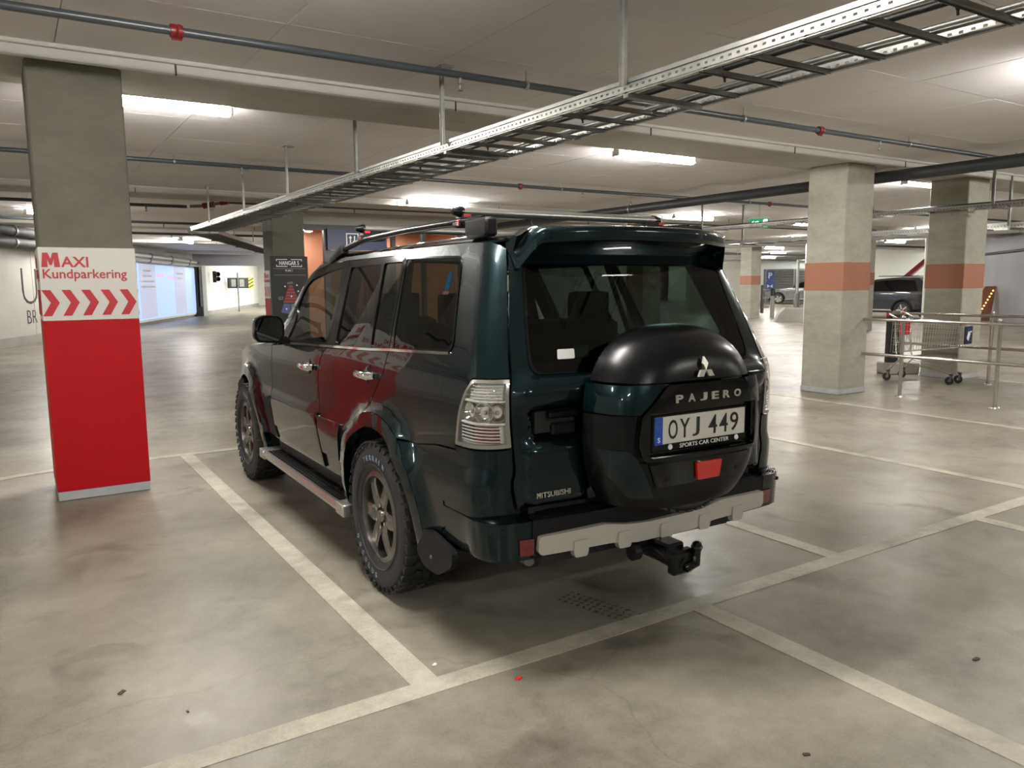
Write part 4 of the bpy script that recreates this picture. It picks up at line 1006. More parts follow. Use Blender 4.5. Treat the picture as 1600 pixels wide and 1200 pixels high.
def edge(x):      # height of the cover's outline above its centre line
    return .388*max(0, 1-(abs(x)/.452)**2.7)**(1/2.7)
def xedge(dz):
    return .452*max(0, 1-(abs(dz)/(.388 if dz > 0 else .44))**2.7)**(1/2.7)
def cap(z0):
    x1 = xedge(z0-CZ); n = 40
    return [(-x1*math.cos(PI*k/n), CZ+edge(-x1*math.cos(PI*k/n))) for k in range(n, -1, -1)]
CEN = Vector((0, -1.1, CZ))
dm_ = cpanel('cover_dome', cap(1.158), M_trim2, flange=.05)
for v in dm_.data.vertices: v.co.x *= .94; v.co.y += .010
def side_of(r, z0, z1, x0, s):
    n = 8; L_ = [(s*xedge(z0+(z1-z0)*k/n-CZ), z0+(z1-z0)*k/n) for k in range(n+1)]
    return L_+[(s*x0[1], z1), (s*x0[0], z0)]
both(cpanel('cover_band', side_of(.455, 1.040, 1.153, (.335, .225), -1), M_paint, .016))
cpan = rounded([(-.332, 1.036), (-.215, 1.152), (.215, 1.152), (.332, 1.036), (.345, .92), (.32, .853), (-.32, .853), (-.345, .92)], .02, 3)
plate_hole = rounded([(-.30, 1.052), (.30, 1.052), (.30, .868), (-.30, .868)], .012, 3)
cpanel('cover_panel', cpan, M_gloss, .022, .02, [plate_hole])
box('plate_recess', (0, -1.318, .96), (.604, .02, .186), M_gloss, car)
low = [(xedge(z-CZ), z) for z in [1.034-.0295*k for k in range(14)]]
low = low+[(.10, .640), (-.10, .640)]+[(-x, z) for x, z in low[::-1]]
inner = [(-.349, .90), (-.303, .795), (.303, .795), (.349, .90), (.336, 1.030), (-.336, 1.030)]
cpanel('cover_side', [p for p in low if p[0] > 0]+[(.0, .640), (0, .845), (.325, .845), (.352, .92), (.338, 1.034)], M_trim2)
cpanel('cover_side', [p for p in low if p[0] < 0][::-1]+[(.0, .640), (0, .845), (-.325, .845), (-.352, .92), (-.338, 1.034)], M_trim2)
cpanel('cover_skirt', [(-.440, .90), (-.365, .895), (-.345, .87), (-.25, .70), (-.34, .70), (-.41, .79)], M_paint, .014, .012)
fog = rounded([(-.045, .755), (.080, .755), (.090, .828), (-.055, .828)], .006, 2)
panel('fog_panel', [(-.29, .838), (.29, .838), (.25, .745), (-.25, .745)], M_gloss, car, fn=lambda x, z: cov(x, z, .008), g=.03, flange=.006, center=CEN)
panel('fog_lamp', fog, M_redlit, car, fn=lambda x, z: cov(x, z, .020), g=.03, flange=.012, center=CEN)
for s in (-1, 1): lathe('screw', [(0, 0), (.009, 0), (.011, -.006)], Matrix.Translation(Vector(cov(s*.20, .775, .012))) @ Matrix.Rotation(PI/2, 4, 'X'), M_trim, car, 10)
sk = lathe('cover_backplate', [(.25, -.03), (.385, -.03), (.385, .06), (.25, .06)], Matrix.Translation((0, -1.118, CZ)) @ Matrix.Rotation(-PI/2, 4, 'X'), M_trim, car, 48)
# number plate
np_ = box('number_plate', (0, -1.336, .968), (.520, .006, .110), M_plate, car, bevel=.002)
box('plate_band', (-.239, -1.3395, .968), (.042, .003, .110), M_plateblue, np_)
text_obj('plate_letter', 'S', lambda u, v, w: (-.246+u, -1.341-w, .923+v), .014, .020, M_iconw, np_, .001, bold=.02)
bm = bmesh.new()
for k in range(12): add_box(bm, (-.239+.014*math.cos(k*PI/6), -1.3415, .993+.014*math.sin(k*PI/6)), (.0032, .001, .0032))
bm_obj('star_ring', bm, pbr('star_yellow_blue', (.10, .16, .35), .5), np_)
for (ch, x, wd) in (('O', -.186, .050), ('Y', -.124, .056), ('J', -.052, .040), ('4', .040, .050), ('4', .104, .050), ('9', .168, .050)):
    text_obj('plate_letter', ch, lambda u, v, w, x=x: (x+u, -1.3395-w, .930+v), wd, .078, M_ink, np_, .0012, bold=.006 if ch in 'OYJ' else .004)
hold = box('plate_holder', (0, -1.331, .9585), (.545, .010, .150), M_trim2, car, bevel=.004)
text_obj('lettering', 'SPORTS CAR CENTER', lambda u, v, w: (-.120+u, -1.3365-w, .8905+v), .285, .0165, M_iconw, hold, .001, bold=.005)
for x in (-.172, .212): lathe('screw_cap', [(0, .004), (.010, .0035), (.012, 0)], Matrix.Translation((x, -1.336, .899)) @ Matrix.Rotation(PI/2, 4, 'X'), M_iconw, hold, 14)
for (k, ch) in enumerate('PAJERO'):
    text_obj('badge', ch, lambda u, v, w, k=k: (-.185+.066*k+u, cov(-.17+.066*k, 1.09, .022)[1]-.0005-w, 1.080+v), .040, .032, M_letter, car, .005, bold=.035)
# three-diamond emblem on the dome
def emb(u, v, w):
    x, z = .000+u, 1.198+v; return (x, cov(x, z)[1]-.002-w, z)
def rhomb(a): # diamond from the centre outwards at angle a
    L_ = .052; h_ = .015; c, s = math.cos(a), math.sin(a)
    return [(0, 0), (L_/2*c-h_*s, L_/2*s+h_*c), (L_*c, L_*s), (L_/2*c+h_*s, L_/2*s-h_*c)]
for a in (PI/2, PI/2+2*PI/3, PI/2-2*PI/3): prism('emblem_diamond', rhomb(a), emb, .009, M_letter, car)
# stickers and wiper on the rear glass
def sticker(name, pts, fn, mat): return panel(name, rounded(pts, .006, 2), mat, car, fn=fn, g=.05, flange=0)
sticker('white_sticker', [(1.318, 1.240), (1.412, 1.240), (1.412, 1.279), (1.318, 1.279)], OFF(.004), M_iconw)
sticker('green_sticker', [(1.414, 1.246), (1.500, 1.246), (1.500, 1.292), (1.414, 1.292)], OFF(-.004), pbr('faded_green_card', (.02, .09, .05), .6))
sticker('blue_sticker', [(.50, 1.520), (.56, 1.520), (.555, 1.598), (.50, 1.598)], OFF(.003), pbr('blue_print_bars', (.004, .022, .04), .9, spec=0))
sticker('pink_sticker', [(.49, 1.500), (.567, 1.500), (.567, 1.514), (.49, 1.514)], OFF(.003), pbr('pink_card', (.05, .025, .03), .9, spec=0))
wp = lathe('wiper_pivot', [(0, .05), (.02, .045), (.026, 0)], Matrix.Translation((-.12, -1.045, 1.215)) @ Matrix.Rotation(PI/2, 4, 'X'), M_trim2, car, 14)
tube('wiper_arm', [(-.12, -1.09, 1.215), (.12, -1.075, 1.27), (.40, -1.050, 1.30)], [.014, .010, .006], M_trim2, wp, 8)
# --- roof rails, cross bars
def rail(s):
    r = tube('roof_rail', [(s*.62, 1.34, 1.715), (s*.62, 1.15, 1.765), (s*.62, .80, 1.806), (s*.62, .2, 1.822), (s*.62, -.45, 1.826), (s*.62, -.62, 1.822)], .017, M_trim2, car, 12)
    bm = bmesh.new(); add_box(bm, (s*.62, -.60, 1.787), (.065, .20, .085), .03, seg=3); bm_obj('rail_foot', bm, M_trim, r, angle=40)
    bm = bmesh.new(); add_box(bm, (s*.62, 1.25, 1.735), (.055, .26, .06), .02, seg=2, rot=Matrix.Rotation(-.25, 3, 'X')); bm_obj('rail_foot', bm, M_trim, r, angle=40)
for s in (-1, 1): rail(s)
for y in (-.40, .83):
    b_ = tube('cross_bar', [(-.615, y, 1.872), (.585, y, 1.872)], .026, M_satin, car, 16, flat=.8)
    for s in (-1, 1):
        lathe('end_plug', [(0, .045), (.015, .04), (.026, .0), (.026, -.012), (0, -.012)], Matrix.Translation(((-.615 if s < 0 else .585), y, 1.872)) @ Matrix.Rotation(s*PI/2, 4, 'Y'), M_trim2, b_, 14)
        bm = bmesh.new(); add_box(bm, (s*.56, y, 1.832), (.16, .085, .065), .022, seg=2); f_ = bm_obj('bar_foot', bm, M_trim, b_, angle=40)
        for v in f_.data.vertices:
            if v.co.z > 1.84: v.co.x = s*.56+(v.co.x-s*.56)*.72
        box('lock_plug', (s*.60, y-.044, 1.852), (.035, .004, .012), pbr('red_lock', (.55, .03, .03), .4), f_)
        box('key_cap', (s*.635, y-.02, 1.82), (.012, .03, .03), M_redlens, f_, bevel=.003)
# --- mirrors, handles, boards
def mirror():
    o = rounded([(-1.065, 1.215), (-1.05, 1.17), (-.895, 1.157), (-.86, 1.20), (-.855, 1.29), (-.885, 1.342), (-1.00, 1.348), (-1.055, 1.325)], .03, 3)
    bm = bmesh.new(); R0 = []
    for (k, y, dp_) in ((1.0, 1.735, 0), (1.03, 1.78, 0), (.92, 1.86, 0), (.55, 1.91, 0)):
        cx, cz = -.96, 1.255; R0.append([bm.verts.new((cx+(x-cx)*k, y, cz+(z-cz)*k)) for x, z in o])
    for A, B in zip(R0, R0[1:]):
        for i in range(len(A)): bm.faces.new((A[i], A[(i+1) % len(A)], B[(i+1) % len(A)], B[i]))
    bm.faces.new(R0[-1]); bm.faces.new(R0[0])
    h = bm_obj('door_mirror', bm, M_gloss, car, angle=45)
    g_ = prism('mirror_glass', [(-.96+(x+.96)*.86, 1.253+(z-1.253)*.84) for x, z in o], lambda u, v, w: (u, 1.733-w, v), .004, pbr('mirror_silver', (.35, .37, .37), .02, 1.0), h)
    box('mirror_stalk', (-.85, 1.79, 1.175), (.11, .06, .05), M_gloss, h, bevel=.012)
    prism('turn_lamp', [(-1.075, 1.20), (-1.060, 1.18), (-1.058, 1.31), (-1.072, 1.29)], lambda u, v, w: (u, 1.75+w, v), .06, M_lens, h)
    return h
both(mirror())
def handle(s, z):
    p = Vector(P(s, z)); n = normal_of(P, s, z)
    cup = lathe('handle_cup', [(0, .0012), (.044, .0012), (.047, 0)], Matrix.Translation(p) @ n.to_track_quat('Z', 'Y').to_matrix().to_4x4(), M_gloss, car, 24)
    tube('grip', [Vector((p.x-.012, p.y+.105, z)), Vector((p.x-.038, p.y+.07, z)), Vector((p.x-.042, p.y, z)), Vector((p.x-.036, p.y-.07, z)), Vector((p.x-.01, p.y-.10, z))], [.014, .017, .017, .018, .014], M_chrome, cup, 12, flat=1.1)
    return cup
both(handle(-1.14, 1.050)); both(handle(-.16, 1.092))
def board():
    bm = bmesh.new(); prof = [(-.945, .300), (-.958, .330), (-.945, .352), (-.925, .350), (-.925, .338), (-.79, .338), (-.79, .300)]
    A = [bm.verts.new((x, .50, z)) for x, z in prof]; B = [bm.verts.new((x, 2.16, z)) for x, z in prof]
    for i in range(len(prof)): bm.faces.new((A[i], A[(i+1) % 7], B[(i+1) % 7], B[i]))
    bm.faces.new(A); bm.faces.new(B)
    b = bm_obj('running_board', bm, M_satin, car)
    span('tread_mat', (-.922, .52, .338), (-.80, 2.10, .349), M_trim, b)
    for k in range(6): span('tread_rib', (-.915+.02*k, .54, .349), (-.908+.02*k, 2.08, .353), M_trim2, b)
    for (y0, y1, sg_) in ((.40, .52, -1), (2.10, 2.22, 1)):
        bm = bmesh.new(); add_box(bm, (-.872, (y0+y1)/2, .322), (.168, y1-y0, .072), .02, seg=3); bm_obj('end_cap', bm, M_satin, b, angle=40)
    for y in (.8, 1.3, 1.9): box('bracket', (-.80, y, .33), (.10, .06, .05), M_under, b)
    return b
both(board())
both(panel('sill_trim', [(-2.0, .455), (-.47, .455), (-.47, .385), (-2.0, .375)], M_trim, car, fn=OFF(-.004)))
def flap():
    o = prism('mud_flap', rounded([(.44, .345), (.52, .295), (.66, .295), (.80, .375), (.80, .44), (.62, .47), (.52, .47)], .03, 3), lambda s, z, w: (-.90+w, -s, z), .03, M_trim, car)
    lathe('flap_bolt', [(0, .004), (.008, .003), (.01, 0)], Matrix.Translation((-.902, -.60, .36)) @ Matrix.Rotation(-PI/2, 4, 'Y'), M_galvd, o, 10); return o
both(flap())
# --- body core, wells, underbody, hitch
def core():
    for s in (-1, 1):
        o = panel('inner_shell', [(-2.28, .46), (-.50, .46), (-.44, .70), (-.30, .86), (0, .93), (.30, .86), (.47, .70), (.52, .50), (.60, .50), (1.10, .62), (1.085, 1.14), (-2.30, 1.10), (-2.36, .92), (-2.27, .70)], M_under, car, fn=lambda a, z, s=s: (-s*P(a, z)[0]*.965, P(a, z)[1]*.985, z), g=.16, flange=0)
        for yc in (0, 2.78):
            bm = bmesh.new(); A = []
            for x in (s*.86, s*.52): A.append([bm.verts.new((x, yc+.48*math.cos(math.radians(a)), .39+.48*math.sin(math.radians(a)))) for a in range(-10, 191, 10)])
            for i in range(len(A[0])-1): bm.faces.new((A[0][i], A[0][i+1], A[1][i+1], A[1][i]))
            bm.faces.new(A[1]); bm_obj('wheel_housing', bm, M_under, car)
core()
span('floor_pan', (-.80, -.50, .44), (.80, 2.28, .50), M_under, car); span('rear_floor', (-.52, -1.0, .50), (.52, 3.2, .60), M_under, car); span('rear_floor', (-.78, -1.0, .60), (.78, -.49, .66), M_under, car)
span('chassis_beam', (-.60, -.95, .36), (-.48, 2.9, .46), M_under, car); span('chassis_beam', (.48, -.95, .36), (.60, 2.9, .46), M_under, car)
span('engine_bay', (-.5, 2.1, .5), (.5, 3.3, .98), M_under, car)
tube('axle', [(-.66, 0, .385), (.66, 0, .385)], .05, M_under, car, 10); tube('axle', [(-.66, 2.78, .385), (.66, 2.78, .385)], .05, M_under, car, 10)
lathe('differential', [(0, -.15), (.12, -.11), (.16, 0), (.12, .11), (0, .15)], Matrix.Translation((.1, 0, .385)), M_under, car, 16)
tube('exhaust_pipe', [(-.55, .4, .36), (-.62, -.5, .42), (-.62, -.98, .415)], .032, M_galvd, car, 12)
box('exhaust_silencer', (-.35, -.72, .42), (.34, .5, .14), M_galvd, car, bevel=.05)
span('cross_member', (-.60, -1.03, .40), (.60, -.93, .47), M_under, car)
hb_ = box('towing_hitch', (-.03, -1.12, .405), (.10, .24, .09), M_trim2, car, bevel=.01)
tube('hitch_bar', [(-.06, -1.0, .42), (-.05, -1.20, .385), (-.02, -1.27, .365)], .036, M_trim2, hb_, 10)
box('hitch_plate', (-.02, -1.255, .375), (.125, .05, .105), M_trim2, hb_, bevel=.012)
tube('ball_neck', [(-.01, -1.27, .35), (.035, -1.29, .37), (.04, -1.29, .42)], [.026, .022, .018], M_gloss, hb_, 12)
lathe('tow_ball', [(0, -.026), (.018, -.019), (.026, 0), (.018, .019), (.008, .025), (0, .025)], Matrix.Translation((.04, -1.29, .437)), M_gloss, hb_, 20)
tube('locking_knob', [(-.20, -1.14, .41), (-.165, -1.14, .41)], .034, M_trim, hb_, 14); tube('knob_shaft', [(-.18, -1.14, .41), (-.05, -1.13, .41)], .016, M_trim2, hb_, 8)
box('socket_box', (-.115, -1.09, .425), (.07, .06, .07), M_trim, hb_, bevel=.01)
# --- cabin
box('dashboard', (0, 1.86, 1.0), (1.45, .45, .26), M_seat, car, bevel=.06, seg=2)
def seat(x, y, wd, heads):
    s_ = box('seat', (x, y+.2, .78), (wd, .5, .16), M_seat, car, bevel=.05, seg=2)
    box('backrest', (x, y-.06, 1.06), (wd, .14, .58), M_seat, s_, bevel=.05, rot=Matrix.Rotation(.2, 3, 'X'), seg=2)
    for hx in heads: box('head_restraint', (x+hx, y-.14, 1.42), (.25, .09, .16), M_seat, s_, bevel=.035, seg=2)
seat(-.37, 1.0, .5, (0,)); seat(.37, 1.0, .5, (0,)); seat(0, .1, 1.25, (-.42, .42))
st = lathe('steering_wheel', [(.175, -.014), (.189, 0), (.175, .014), (.161, 0)], Matrix.Translation((-.37, 1.52, 1.10)) @ Matrix.Rotation(1.15, 4, 'X'), M_trim, car, 24, closed=True)
box('spoke_bar', (-.37, 1.52, 1.10), (.32, .03, .04), M_trim, st)
for s in (-1, 1):
    tube('pillar_trim', [(s*.76, -.03, 1.2), (s*.64, .09, 1.69)], .016, M_seat, car, 6); tube('pillar_trim', [(s*.72, .93, 1.2), (s*.60, .93, 1.68)], .035, M_seat, car, 6)
box('headliner', (0, .25, 1.735), (1.22, 2.2, .01), M_seat, car)
box('cargo_cover', (0, -.62, 1.14), (1.45, .62, .02), M_seat, car)
# --- wheels
def wheel_proto():
    MX = Matrix.Rotation(PI/2, 4, 'Y')          # lathe axis z -> +x ; the outer face looks along -x
    rim = lathe('wheel', [(.205, -.125), (.232, -.118), (.236, -.105), (.222, -.100), (.212, -.06), (.205, .03), (.225, .11), (.235, .118), (.205, .12), (.19, .0)], MX, M_gun, car, 48, closed=True)
    lathe('tyre', [(.228, -.108), (.236, -.122), (.262, -.130), (.300, -.136), (.335, -.134), (.362, -.124), (.376, -.112), (.380, -.06), (.381, 0), (.380, .06), (.376, .112), (.350, .130), (.300, .136), (.236, .120), (.228, .105), (.215, 0)], MX, M_rubber, rim, 64, closed=True)
    bm = bmesh.new(); n = 40
    for i in range(n):
        for (r_, x0, wd, ln, off, tw) in ((.380, -.108, .052, .040, 0, .12), (.386, -.055, .042, .036, .45, -.35), (.387, 0, .044, .034, .1, .4), (.386, .055, .042, .036, .6, -.35), (.383, .108, .052, .040, .3, .12)):
            a = 2*PI*(i+off)/n
            R3 = Matrix.Rotation(-a, 3, 'X')
            c = R3 @ Vector((x0, 0, r_))
            add_box(bm, c, (wd, ln, .008), rot=(R3 @ Matrix.Rotation(tw, 3, 'Z')))
    for i in range(n):       # shoulder lugs reaching down the sidewall
        for s in (-1, 1):
            a = 2*PI*(i+(.15 if s > 0 else .0))/n; R3 = Matrix.Rotation(-a, 3, 'X'); L_ = .022 if i % 2 else .014
            add_box(bm, R3 @ Vector((s*.128, 0, .370-L_*.35)), (.008, .030, L_), rot=R3 @ Matrix.Rotation(s*-.35, 3, 'Y'))
    tag(bm_obj('tread_block', bm, M_rubber, rim), kind='stuff')
    for k in range(2): lathe('sidewall_ridge', [((.262, .345)[k], -.1335+(.002, .002)[k]), ((.264, .348)[k], -.1385+(.002, .006)[k]), ((.268, .351)[k], -.133+(.0, .004)[k])], MX, M_rubber, rim, 64)
    for k in range(6):
        a = 2*PI*k/6+PI/6; R4 = Matrix.Rotation(a, 4, 'X')
        bm = bmesh.new(); prof = [(.045, .046, -.104), (.10, .041, -.115), (.16, .037, -.114), (.218, .046, -.102)]
        rings = []
        for (r_, hw, x) in prof:
            rings.append([bm.verts.new(R4 @ Vector(v)) for v in ((x+.035, -hw, r_), (x+.006, -hw, r_), (x, -hw*.62, r_), (x+.003, -hw*.25, r_), (x+.003, hw*.25, r_), (x, hw*.62, r_), (x+.006, hw, r_), (x+.035, hw, r_))])
        for A, B in zip(rings, rings[1:]):
            for i in range(8): bm.faces.new((A[i], A[(i+1) % 8], B[(i+1) % 8], B[i]))
        bm.faces.new(rings[0]); bm.faces.new(rings[-1])
        bm_obj('spoke', bm, M_gun, rim)
        b = a+PI/6
        p = Vector((-.092, -.056*math.sin(b), .056*math.cos(b))); lathe('wheel_nut', [(0, -.02), (.009, -.018), (.010, 0)], Matrix.Translation(p) @ MX, M_chrome, rim, 6)
    lathe('hub', [(0, -.088), (.07, -.086), (.078, -.07), (.078, -.02)], MX, M_gun, rim, 24)
    lathe('centre_cap', [(0, -.118), (.028, -.116), (.034, -.108), (.034, -.08)], MX, M_gun, rim, 24)
    lathe('brake_disc', [(.0, -.02), (.15, -.02), (.15, 0), (0, 0)], MX, pbr('brake_steel', (.10, .095, .09), .5, .8), rim, 32)
    box('brake_caliper', (-.02, .12, .08), (.05, .06, .12), M_under, rim)
    for txt, a0, span_, up in (('TERRAIN', 2.02, .85, 1), ('DOCOLUS', 3.72, .95, -1)):
        n_ = len(txt)
        for i, ch in enumerate(txt):
            # angle measured in the wheel plane seen from outside (-x side): 0 = rear, PI/2 = up
            a = a0-span_*i/(n_-1) if up > 0 else a0+span_*i/(n_-1)
            rr_ = .286 if up > 0 else .318
            def f(u, v, w, a=a, rr_=rr_, up=up):
                rad = rr_+v*up; t_ = a-(u-.011)*up/rad
                return (-.1345-w-.0010, -rad*math.cos(t_), rad*math.sin(t_))
            text_obj('tyre_lettering', ch, f, .022 if ch != 'I' else .007, .026, M_tyretext, rim, .0022, bold=.0)
    return rim
wp_ = wheel_proto(); wp_.location = (-.785, 0, .39)
c_ = copy_tree(wp_, car); c_.location = (-.785, 2.78, .39); c_.rotation_euler = (.4, 0, 0)
for y in (0, 2.78):
    c_ = copy_tree(wp_, car); c_.location = (.785, y, .39); c_.rotation_euler = (0, 0, PI)
sp_ = lathe('spare_tyre', [(.24, -.105), (.28, -.112), (.335, -.102), (.353, -.08), (.358, 0), (.353, .08), (.335, .10), (.24, .10)], Matrix.Translation((0, -1.20, .957)) @ Matrix.Rotation(PI/2, 4, 'X'), M_rubber, car, 56, closed=True)
bm = bmesh.new()
for i in range(44):
    for (yy, o_) in ((-.08, 0), (0, .5), (.08, .2)):
        a = 2*PI*(i+o_)/44
        if math.cos(a) > -.5: continue
        R3 = Matrix.Rotation(a, 3, 'Y'); add_box(bm, R3 @ Vector((0, 0, .358))+Vector((0, -1.20+yy*.8, .957)), (.034, .045, .010), rot=R3)
tag(bm_obj('tread_block', bm, M_rubber, sp_), kind='stuff')
# ------------------------------------------------------------------ stainless railings
def railing(name, lab, x, ys, y0, y1, h=1.07):
    t = thing(name, lab, 'railing', (x, y0, 0))
    for y in ys:
        p = tube('post', [(0, y-y0, .01), (0, y-y0, h)], .024, M_stainless, t, 16)
        lathe('base_flange', [(0, .02), (.03, .02), (.055, .012), (.06, 0)], Matrix.Translation((0, y-y0, 0)), M_stainless, p, 20)
        lathe('post_cap', [(0, .01), (.02, .006), (.026, -.01)], Matrix.Translation((0, y-y0, h)), M_stainless, p, 16)
        for z in (1.02, .545): box('rail_clamp', (-.03, y-y0, z), (.03, .05, .035), M_stainless, p, bevel=.006)
    for z in (1.02, .545): tube('rail', [(-.045, 0, z), (-.045, y1-y0, z)], .021, M_stainless, t, 14)
    return t
railing('railing', 'stainless steel railing with two rails in front of the shopping trolley', 9.95, (5.95, 4.74, 3.4), 2.6, 6.62)
railing('railing', 'stainless steel railing with two rails behind the shopping trolley', 12.12, (5.89, 4.2), 2.8, 7.35)

# ------------------------------------------------------------------ shopping trolley
M_wire = pbr('zinc_wire', (.62, .61, .57), .3, .9)
M_redpl = pbr('red_plastic', (.55, .012, .02), .35)
tro = thing('shopping_trolley', 'wire shopping trolley with red handle ends standing between the railings', 'trolley', (11.75, 6.62, 0), PI/2+.12)
# local: +x towards the handle (away from the camera's right), basket from x=-.52 to .42
def hw_(x): return lerp([(-.5, .20), (.42, .27)], x)
def zb_(x): return lerp([(-.5, .56), (.42, .44)], x)
def zt_(x): return lerp([(-.5, .90), (.42, .98)], x)
bm = bmesh.new()
for s in (-1, 1):
    for k in range(26):
        x = -.5+.92*k/25; add_tube(bm, [(x+.03, s*(hw_(x)-.03), zb_(x)), (x-.0, s*hw_(x), zt_(x))], .0028, 5)
    for f in (0, .22, .42, .62, .82, 1.0):
        add_tube(bm, [(x, s*(hw_(x)-.03*(1-f)), zb_(x)+(zt_(x)-zb_(x))*f) for x in (-.5, .42)], .0032 if 0 < f < 1 else .0055, 5)
for k in range(11):
    y = -.19+.38*k/10; add_tube(bm, [(-.5, y, .90), (-.47, y*.85, .56), (.42, y*1.2, .44)], .0028, 5)
for z in (.90, .78, .67, .56): add_tube(bm, [(-.5+.03*(.9-z)/.34, -.2, z), (-.5+.03*(.9-z)/.34, .2, z)], .0035, 5)
tag(bm_obj('wire_basket', bm, M_wire, tro), kind='stuff')
bm = bmesh.new()
for k in range(9):
    y = -.24+.06*k; add_tube(bm, [(.42, y, .98), (.36, y, .46)], .0028, 5)
for z in (.95, .8, .62): add_tube(bm, [(.41, -.26, z), (.41, .26, z)], .0035, 5)
bm_obj('rear_gate', bm, M_wire, tro)
bm = bmesh.new(); add_box(bm, (.36, 0, .80), (.03, .34, .20), .01); bm_obj('child_seat_flap', bm, M_redpl, tro)
tube('handle_bar', [(.50, -.27, 1.03), (.50, .27, 1.03)], .016, M_stainless, tro, 12)
for s in (-1, 1):
    tube('handle_arm', [(.36, s*.27, .97), (.46, s*.275, 1.02), (.50, s*.27, 1.03)], .013, M_stainless, tro, 10)
    tube('handle_end', [(.50, s*.21, 1.03), (.50, s*.285, 1.03)], .022, M_redpl, tro, 12)
box('coin_lock', (.50, 0, 1.05), (.07, .11, .06), M_galvd, tro, bevel=.012)
for s in (-1, 1):
    tube('frame_tube', [(.40, s*.26, .98), (.36, s*.25, .44), (.30, s*.24, .30), (-.30, s*.17, .20), (-.42, s*.16, .16)], .012, M_stainless, tro, 10)
    tube('frame_tube', [(.10, s*.20, .40), (.30, s*.24, .34), (.46, s*.26, .17)], .012, M_stainless, tro, 10)
bm = bmesh.new(); add_tube(bm, [(.10, -.2, .40), (.10, .2, .40)], .01, 8); bm_obj('frame_crossbar', bm, M_stainless, tro)
for (x, y) in ((.46, .26), (.46, -.26), (-.42, .16), (-.42, -.16)):
    w_ = lathe('castor_wheel', [(.02, -.016), (.055, -.016), (.062, -.008), (.062, .008), (.055, .016), (.02, .016)], Matrix.Translation((x+.02, y, .062)) @ Matrix.Rotation(PI/2, 4, 'X'), M_rubber, tro, 20, closed=True)
    box('castor_fork', (x, y-.022, .10), (.03, .004, .10), M_galvd, w_); box('castor_fork', (x, y+.022, .10), (.03, .004, .10), M_galvd, w_); box('castor_cap', (x, y, .155), (.05, .055, .015), M_black, w_, bevel=.004)
tube('front_bumper', [(-.52, -.20, .90), (-.54, -.1, .905), (-.54, .1, .905), (-.52, .20, .90)], .012, M_redpl, tro, 8)
ad = box('advert_frame', (-.56, 0, .74), (.02, .26, .26), M_black, tro, bevel=.004)
box('advert_card', (-.572, 0, .74), (.004, .215, .215), M_navy, ad); box('advert_card', (-.5745, .03, .73), (.003, .08, .12), M_iconw, ad, rot=Matrix.Rotation(.5, 3, 'X')); box('advert_card', (-.5745, -.05, .79), (.003, .07, .02), M_iconw, ad)

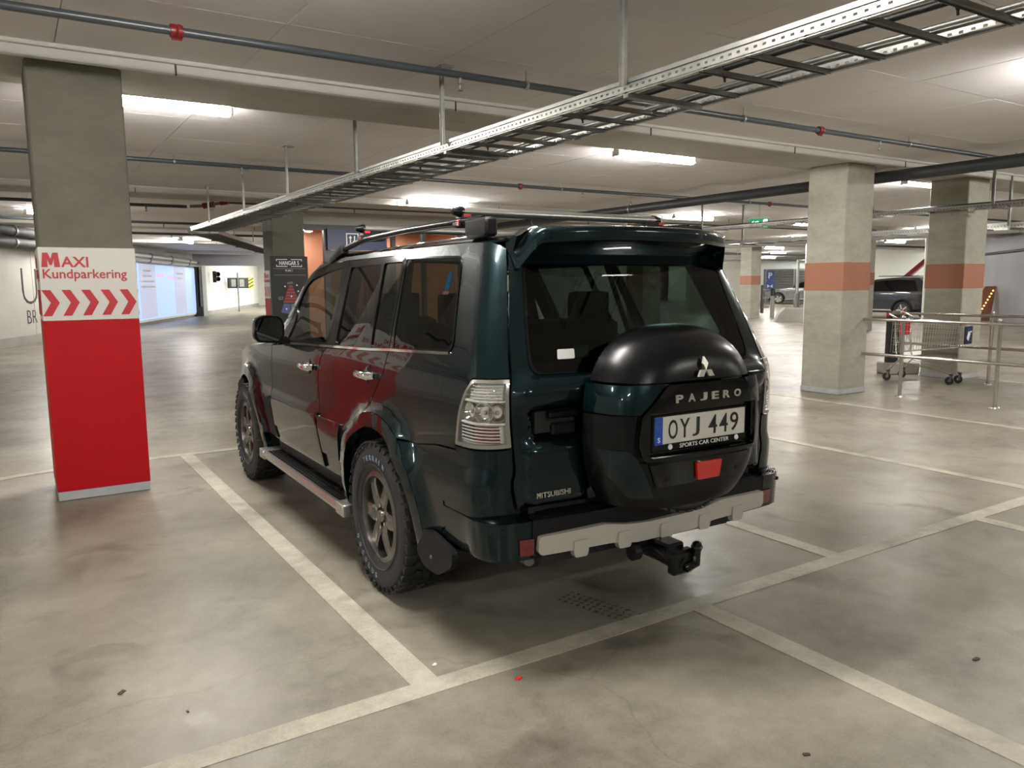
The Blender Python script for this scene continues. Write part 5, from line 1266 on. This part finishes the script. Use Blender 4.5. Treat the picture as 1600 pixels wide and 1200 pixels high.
# ------------------------------------------------------------------ parked cars in the distance
def far_car(name, lab, loc, rz, mat):
    t = thing(name, lab, 'car', loc, rz)
    # local y forward, x right, rear axle at y = 0; body cut from side outlines
    def hw(y, z): return .93-.19*ss(.98, 1.68, z)-.06*ss(2.6, 3.7, y)-.05*ss(-.5, -1.0, y)
    def fn(s): return lambda y, z: (s*hw(y, z), y, z)
    arch_r = lambda c: [(c+.40*math.cos(math.radians(a)), .36+.40*math.sin(math.radians(a))) for a in range(175, 4, -19)]
    low_ = [(-.98, .42)]+arch_r(0)+[(.42, .28), (2.45, .28)]+arch_r(2.86)+[(3.62, .30), (3.72, .62), (3.60, .86), (2.9, 1.02), (2.25, 1.08), (-.95, 1.08), (-1.02, .9)]
    top = [(-.98, 1.085), (2.2, 1.085), (1.55, 1.50), (1.25, 1.60), (.2, 1.68), (-.55, 1.64), (-.80, 1.45)]
    gl = [(-.62, 1.12), (2.0, 1.12), (1.42, 1.46), (1.1, 1.53), (.2, 1.58), (-.40, 1.54)]
    for s in (-1, 1):
        panel('body_side', low_, mat, t, fn=fn(s), g=.14, flange=0, center=Vector((0, 0, .8)))
        panel('upper_side', top, mat, t, fn=fn(s), g=.14, flange=0, holes=[gl], center=Vector((0, 0, .8)))
        panel('side_glass', gl, M_gloss, t, fn=lambda y, z, s=s: (s*(hw(y, z)-.01), y, z), g=.2, flange=0, center=Vector((0, 0, .8)))
        box('door_mirror', (s*1.0, 1.75, 1.12), (.16, .1, .13), mat, t, bevel=.03)
        panel('wheel_arch_trim', [(c_[0], c_[1]) for c_ in [(0+.46*math.cos(math.radians(a)), .36+.46*math.sin(math.radians(a))) for a in range(0, 181, 18)]]+[(0+.395*math.cos(math.radians(a)), .36+.395*math.sin(math.radians(a))) for a in range(180, -1, -18)], M_trim, t, fn=lambda y, z, s=s: (s*(hw(y, z)+.01), y, z), g=.2, flange=0, center=Vector((0, 0, .8)))
        panel('wheel_arch_trim', [(2.86+.46*math.cos(math.radians(a)), .36+.46*math.sin(math.radians(a))) for a in range(0, 181, 18)]+[(2.86+.395*math.cos(math.radians(a)), .36+.395*math.sin(math.radians(a))) for a in range(180, -1, -18)], M_trim, t, fn=lambda y, z, s=s: (s*(hw(y, z)+.01), y, z), g=.2, flange=0, center=Vector((0, 0, .8)))
        box('door_handle', (s*.935, .55, .98), (.03, .2, .03), mat, t); box('door_handle', (s*.935, 1.45, .96), (.03, .2, .03), mat, t)
        box('sill_strip', (s*.935, 1.4, .36), (.02, 1.9, .05), M_chrome, t)
        for (y) in (0, 2.86):
            MXs = Matrix.Translation((s*.82, y, .36)) @ Matrix.Rotation(-s*PI/2, 4, 'Y')
            w = lathe('wheel', [(.24, -.11), (.33, -.11), (.36, -.08), (.36, .09), (.24, .10)], MXs, M_rubber, t, 28, closed=True)
            lathe('rim_disc', [(0, -.07), (.06, -.085), (.10, -.05), (.23, -.06), (.25, -.105), (.25, -.08)], MXs, M_gun, w, 28)
            for k in range(5):
                bm = bmesh.new(); add_box(bm, (0, .14, -.085), (.05, .19, .02)); 
                for v in bm.verts: v.co = MXs @ (Matrix.Rotation(2*PI*k/5, 3, 'Z') @ v.co)
                bm_obj('spoke', bm, M_satin, w)
    # cross-wise skins follow the roof line and nose
    line = [(-.98, .42), (-1.02, .9), (-.98, 1.085)]+[(-.80, 1.45), (-.55, 1.64), (.2, 1.68), (1.25, 1.60)]
    def skin(nm, pts, m):
        vs, fs = [], []
        for (y, z) in pts:
            w = hw(y, z)
            for u in (-1, -.6, 0, .6, 1): vs.append((u*w, y, z+.02*(1-u*u)))
        for i in range(len(pts)-1):
            for j in range(4): a = 5*i+j; fs.append((a, a+1, a+6, a+5))
        mesh_obj(nm, vs, fs, m, t, True)
    skin('tail_panel', line[:3], mat); skin('rear_glass', line[2:4], M_gloss); skin('roof', [(-.80, 1.45), (-.55, 1.64), (.2, 1.68), (1.25, 1.60), (1.55, 1.50)], mat)
    skin('windscreen', [(1.55, 1.50), (2.2, 1.085)], M_gloss); skin('bonnet', [(2.2, 1.085), (2.9, 1.02), (3.6, .86)], mat); skin('front_bumper', [(3.6, .86), (3.72, .62), (3.62, .30)], mat)
    span('underbody', (-.8, -.9, .25), (.8, 3.5, .5), M_under, t)
    for s in (-1, 1):
        box('headlamp', (s*.66, 3.62, .74), (.32, .14, .14), M_lampin, t, bevel=.03); box('tail_lamp', (s*.72, -1.0, .98), (.28, .08, .16), M_redlens, t, bevel=.02)
    box('roof_rail', (-.62, .4, 1.72), (.04, 1.7, .03), M_trim, t); box('roof_rail', (.62, .4, 1.72), (.04, 1.7, .03), M_trim, t)
    return t
M_dcar = pbr('dark_grey_car_paint', (.020, .021, .024), .25, .3, coat=1)
M_scar = pbr('silver_car_paint', (.18, .18, .18), .25, .7, coat=1)
far_car('parked_car', 'dark grey parked car seen between the two banded columns', (31.0, 18.1, 0), 0, M_dcar)
far_car('parked_car', 'grey parked car nose-on left beyond the concrete block', (46.9, 33.9, 0), .62, M_scar)
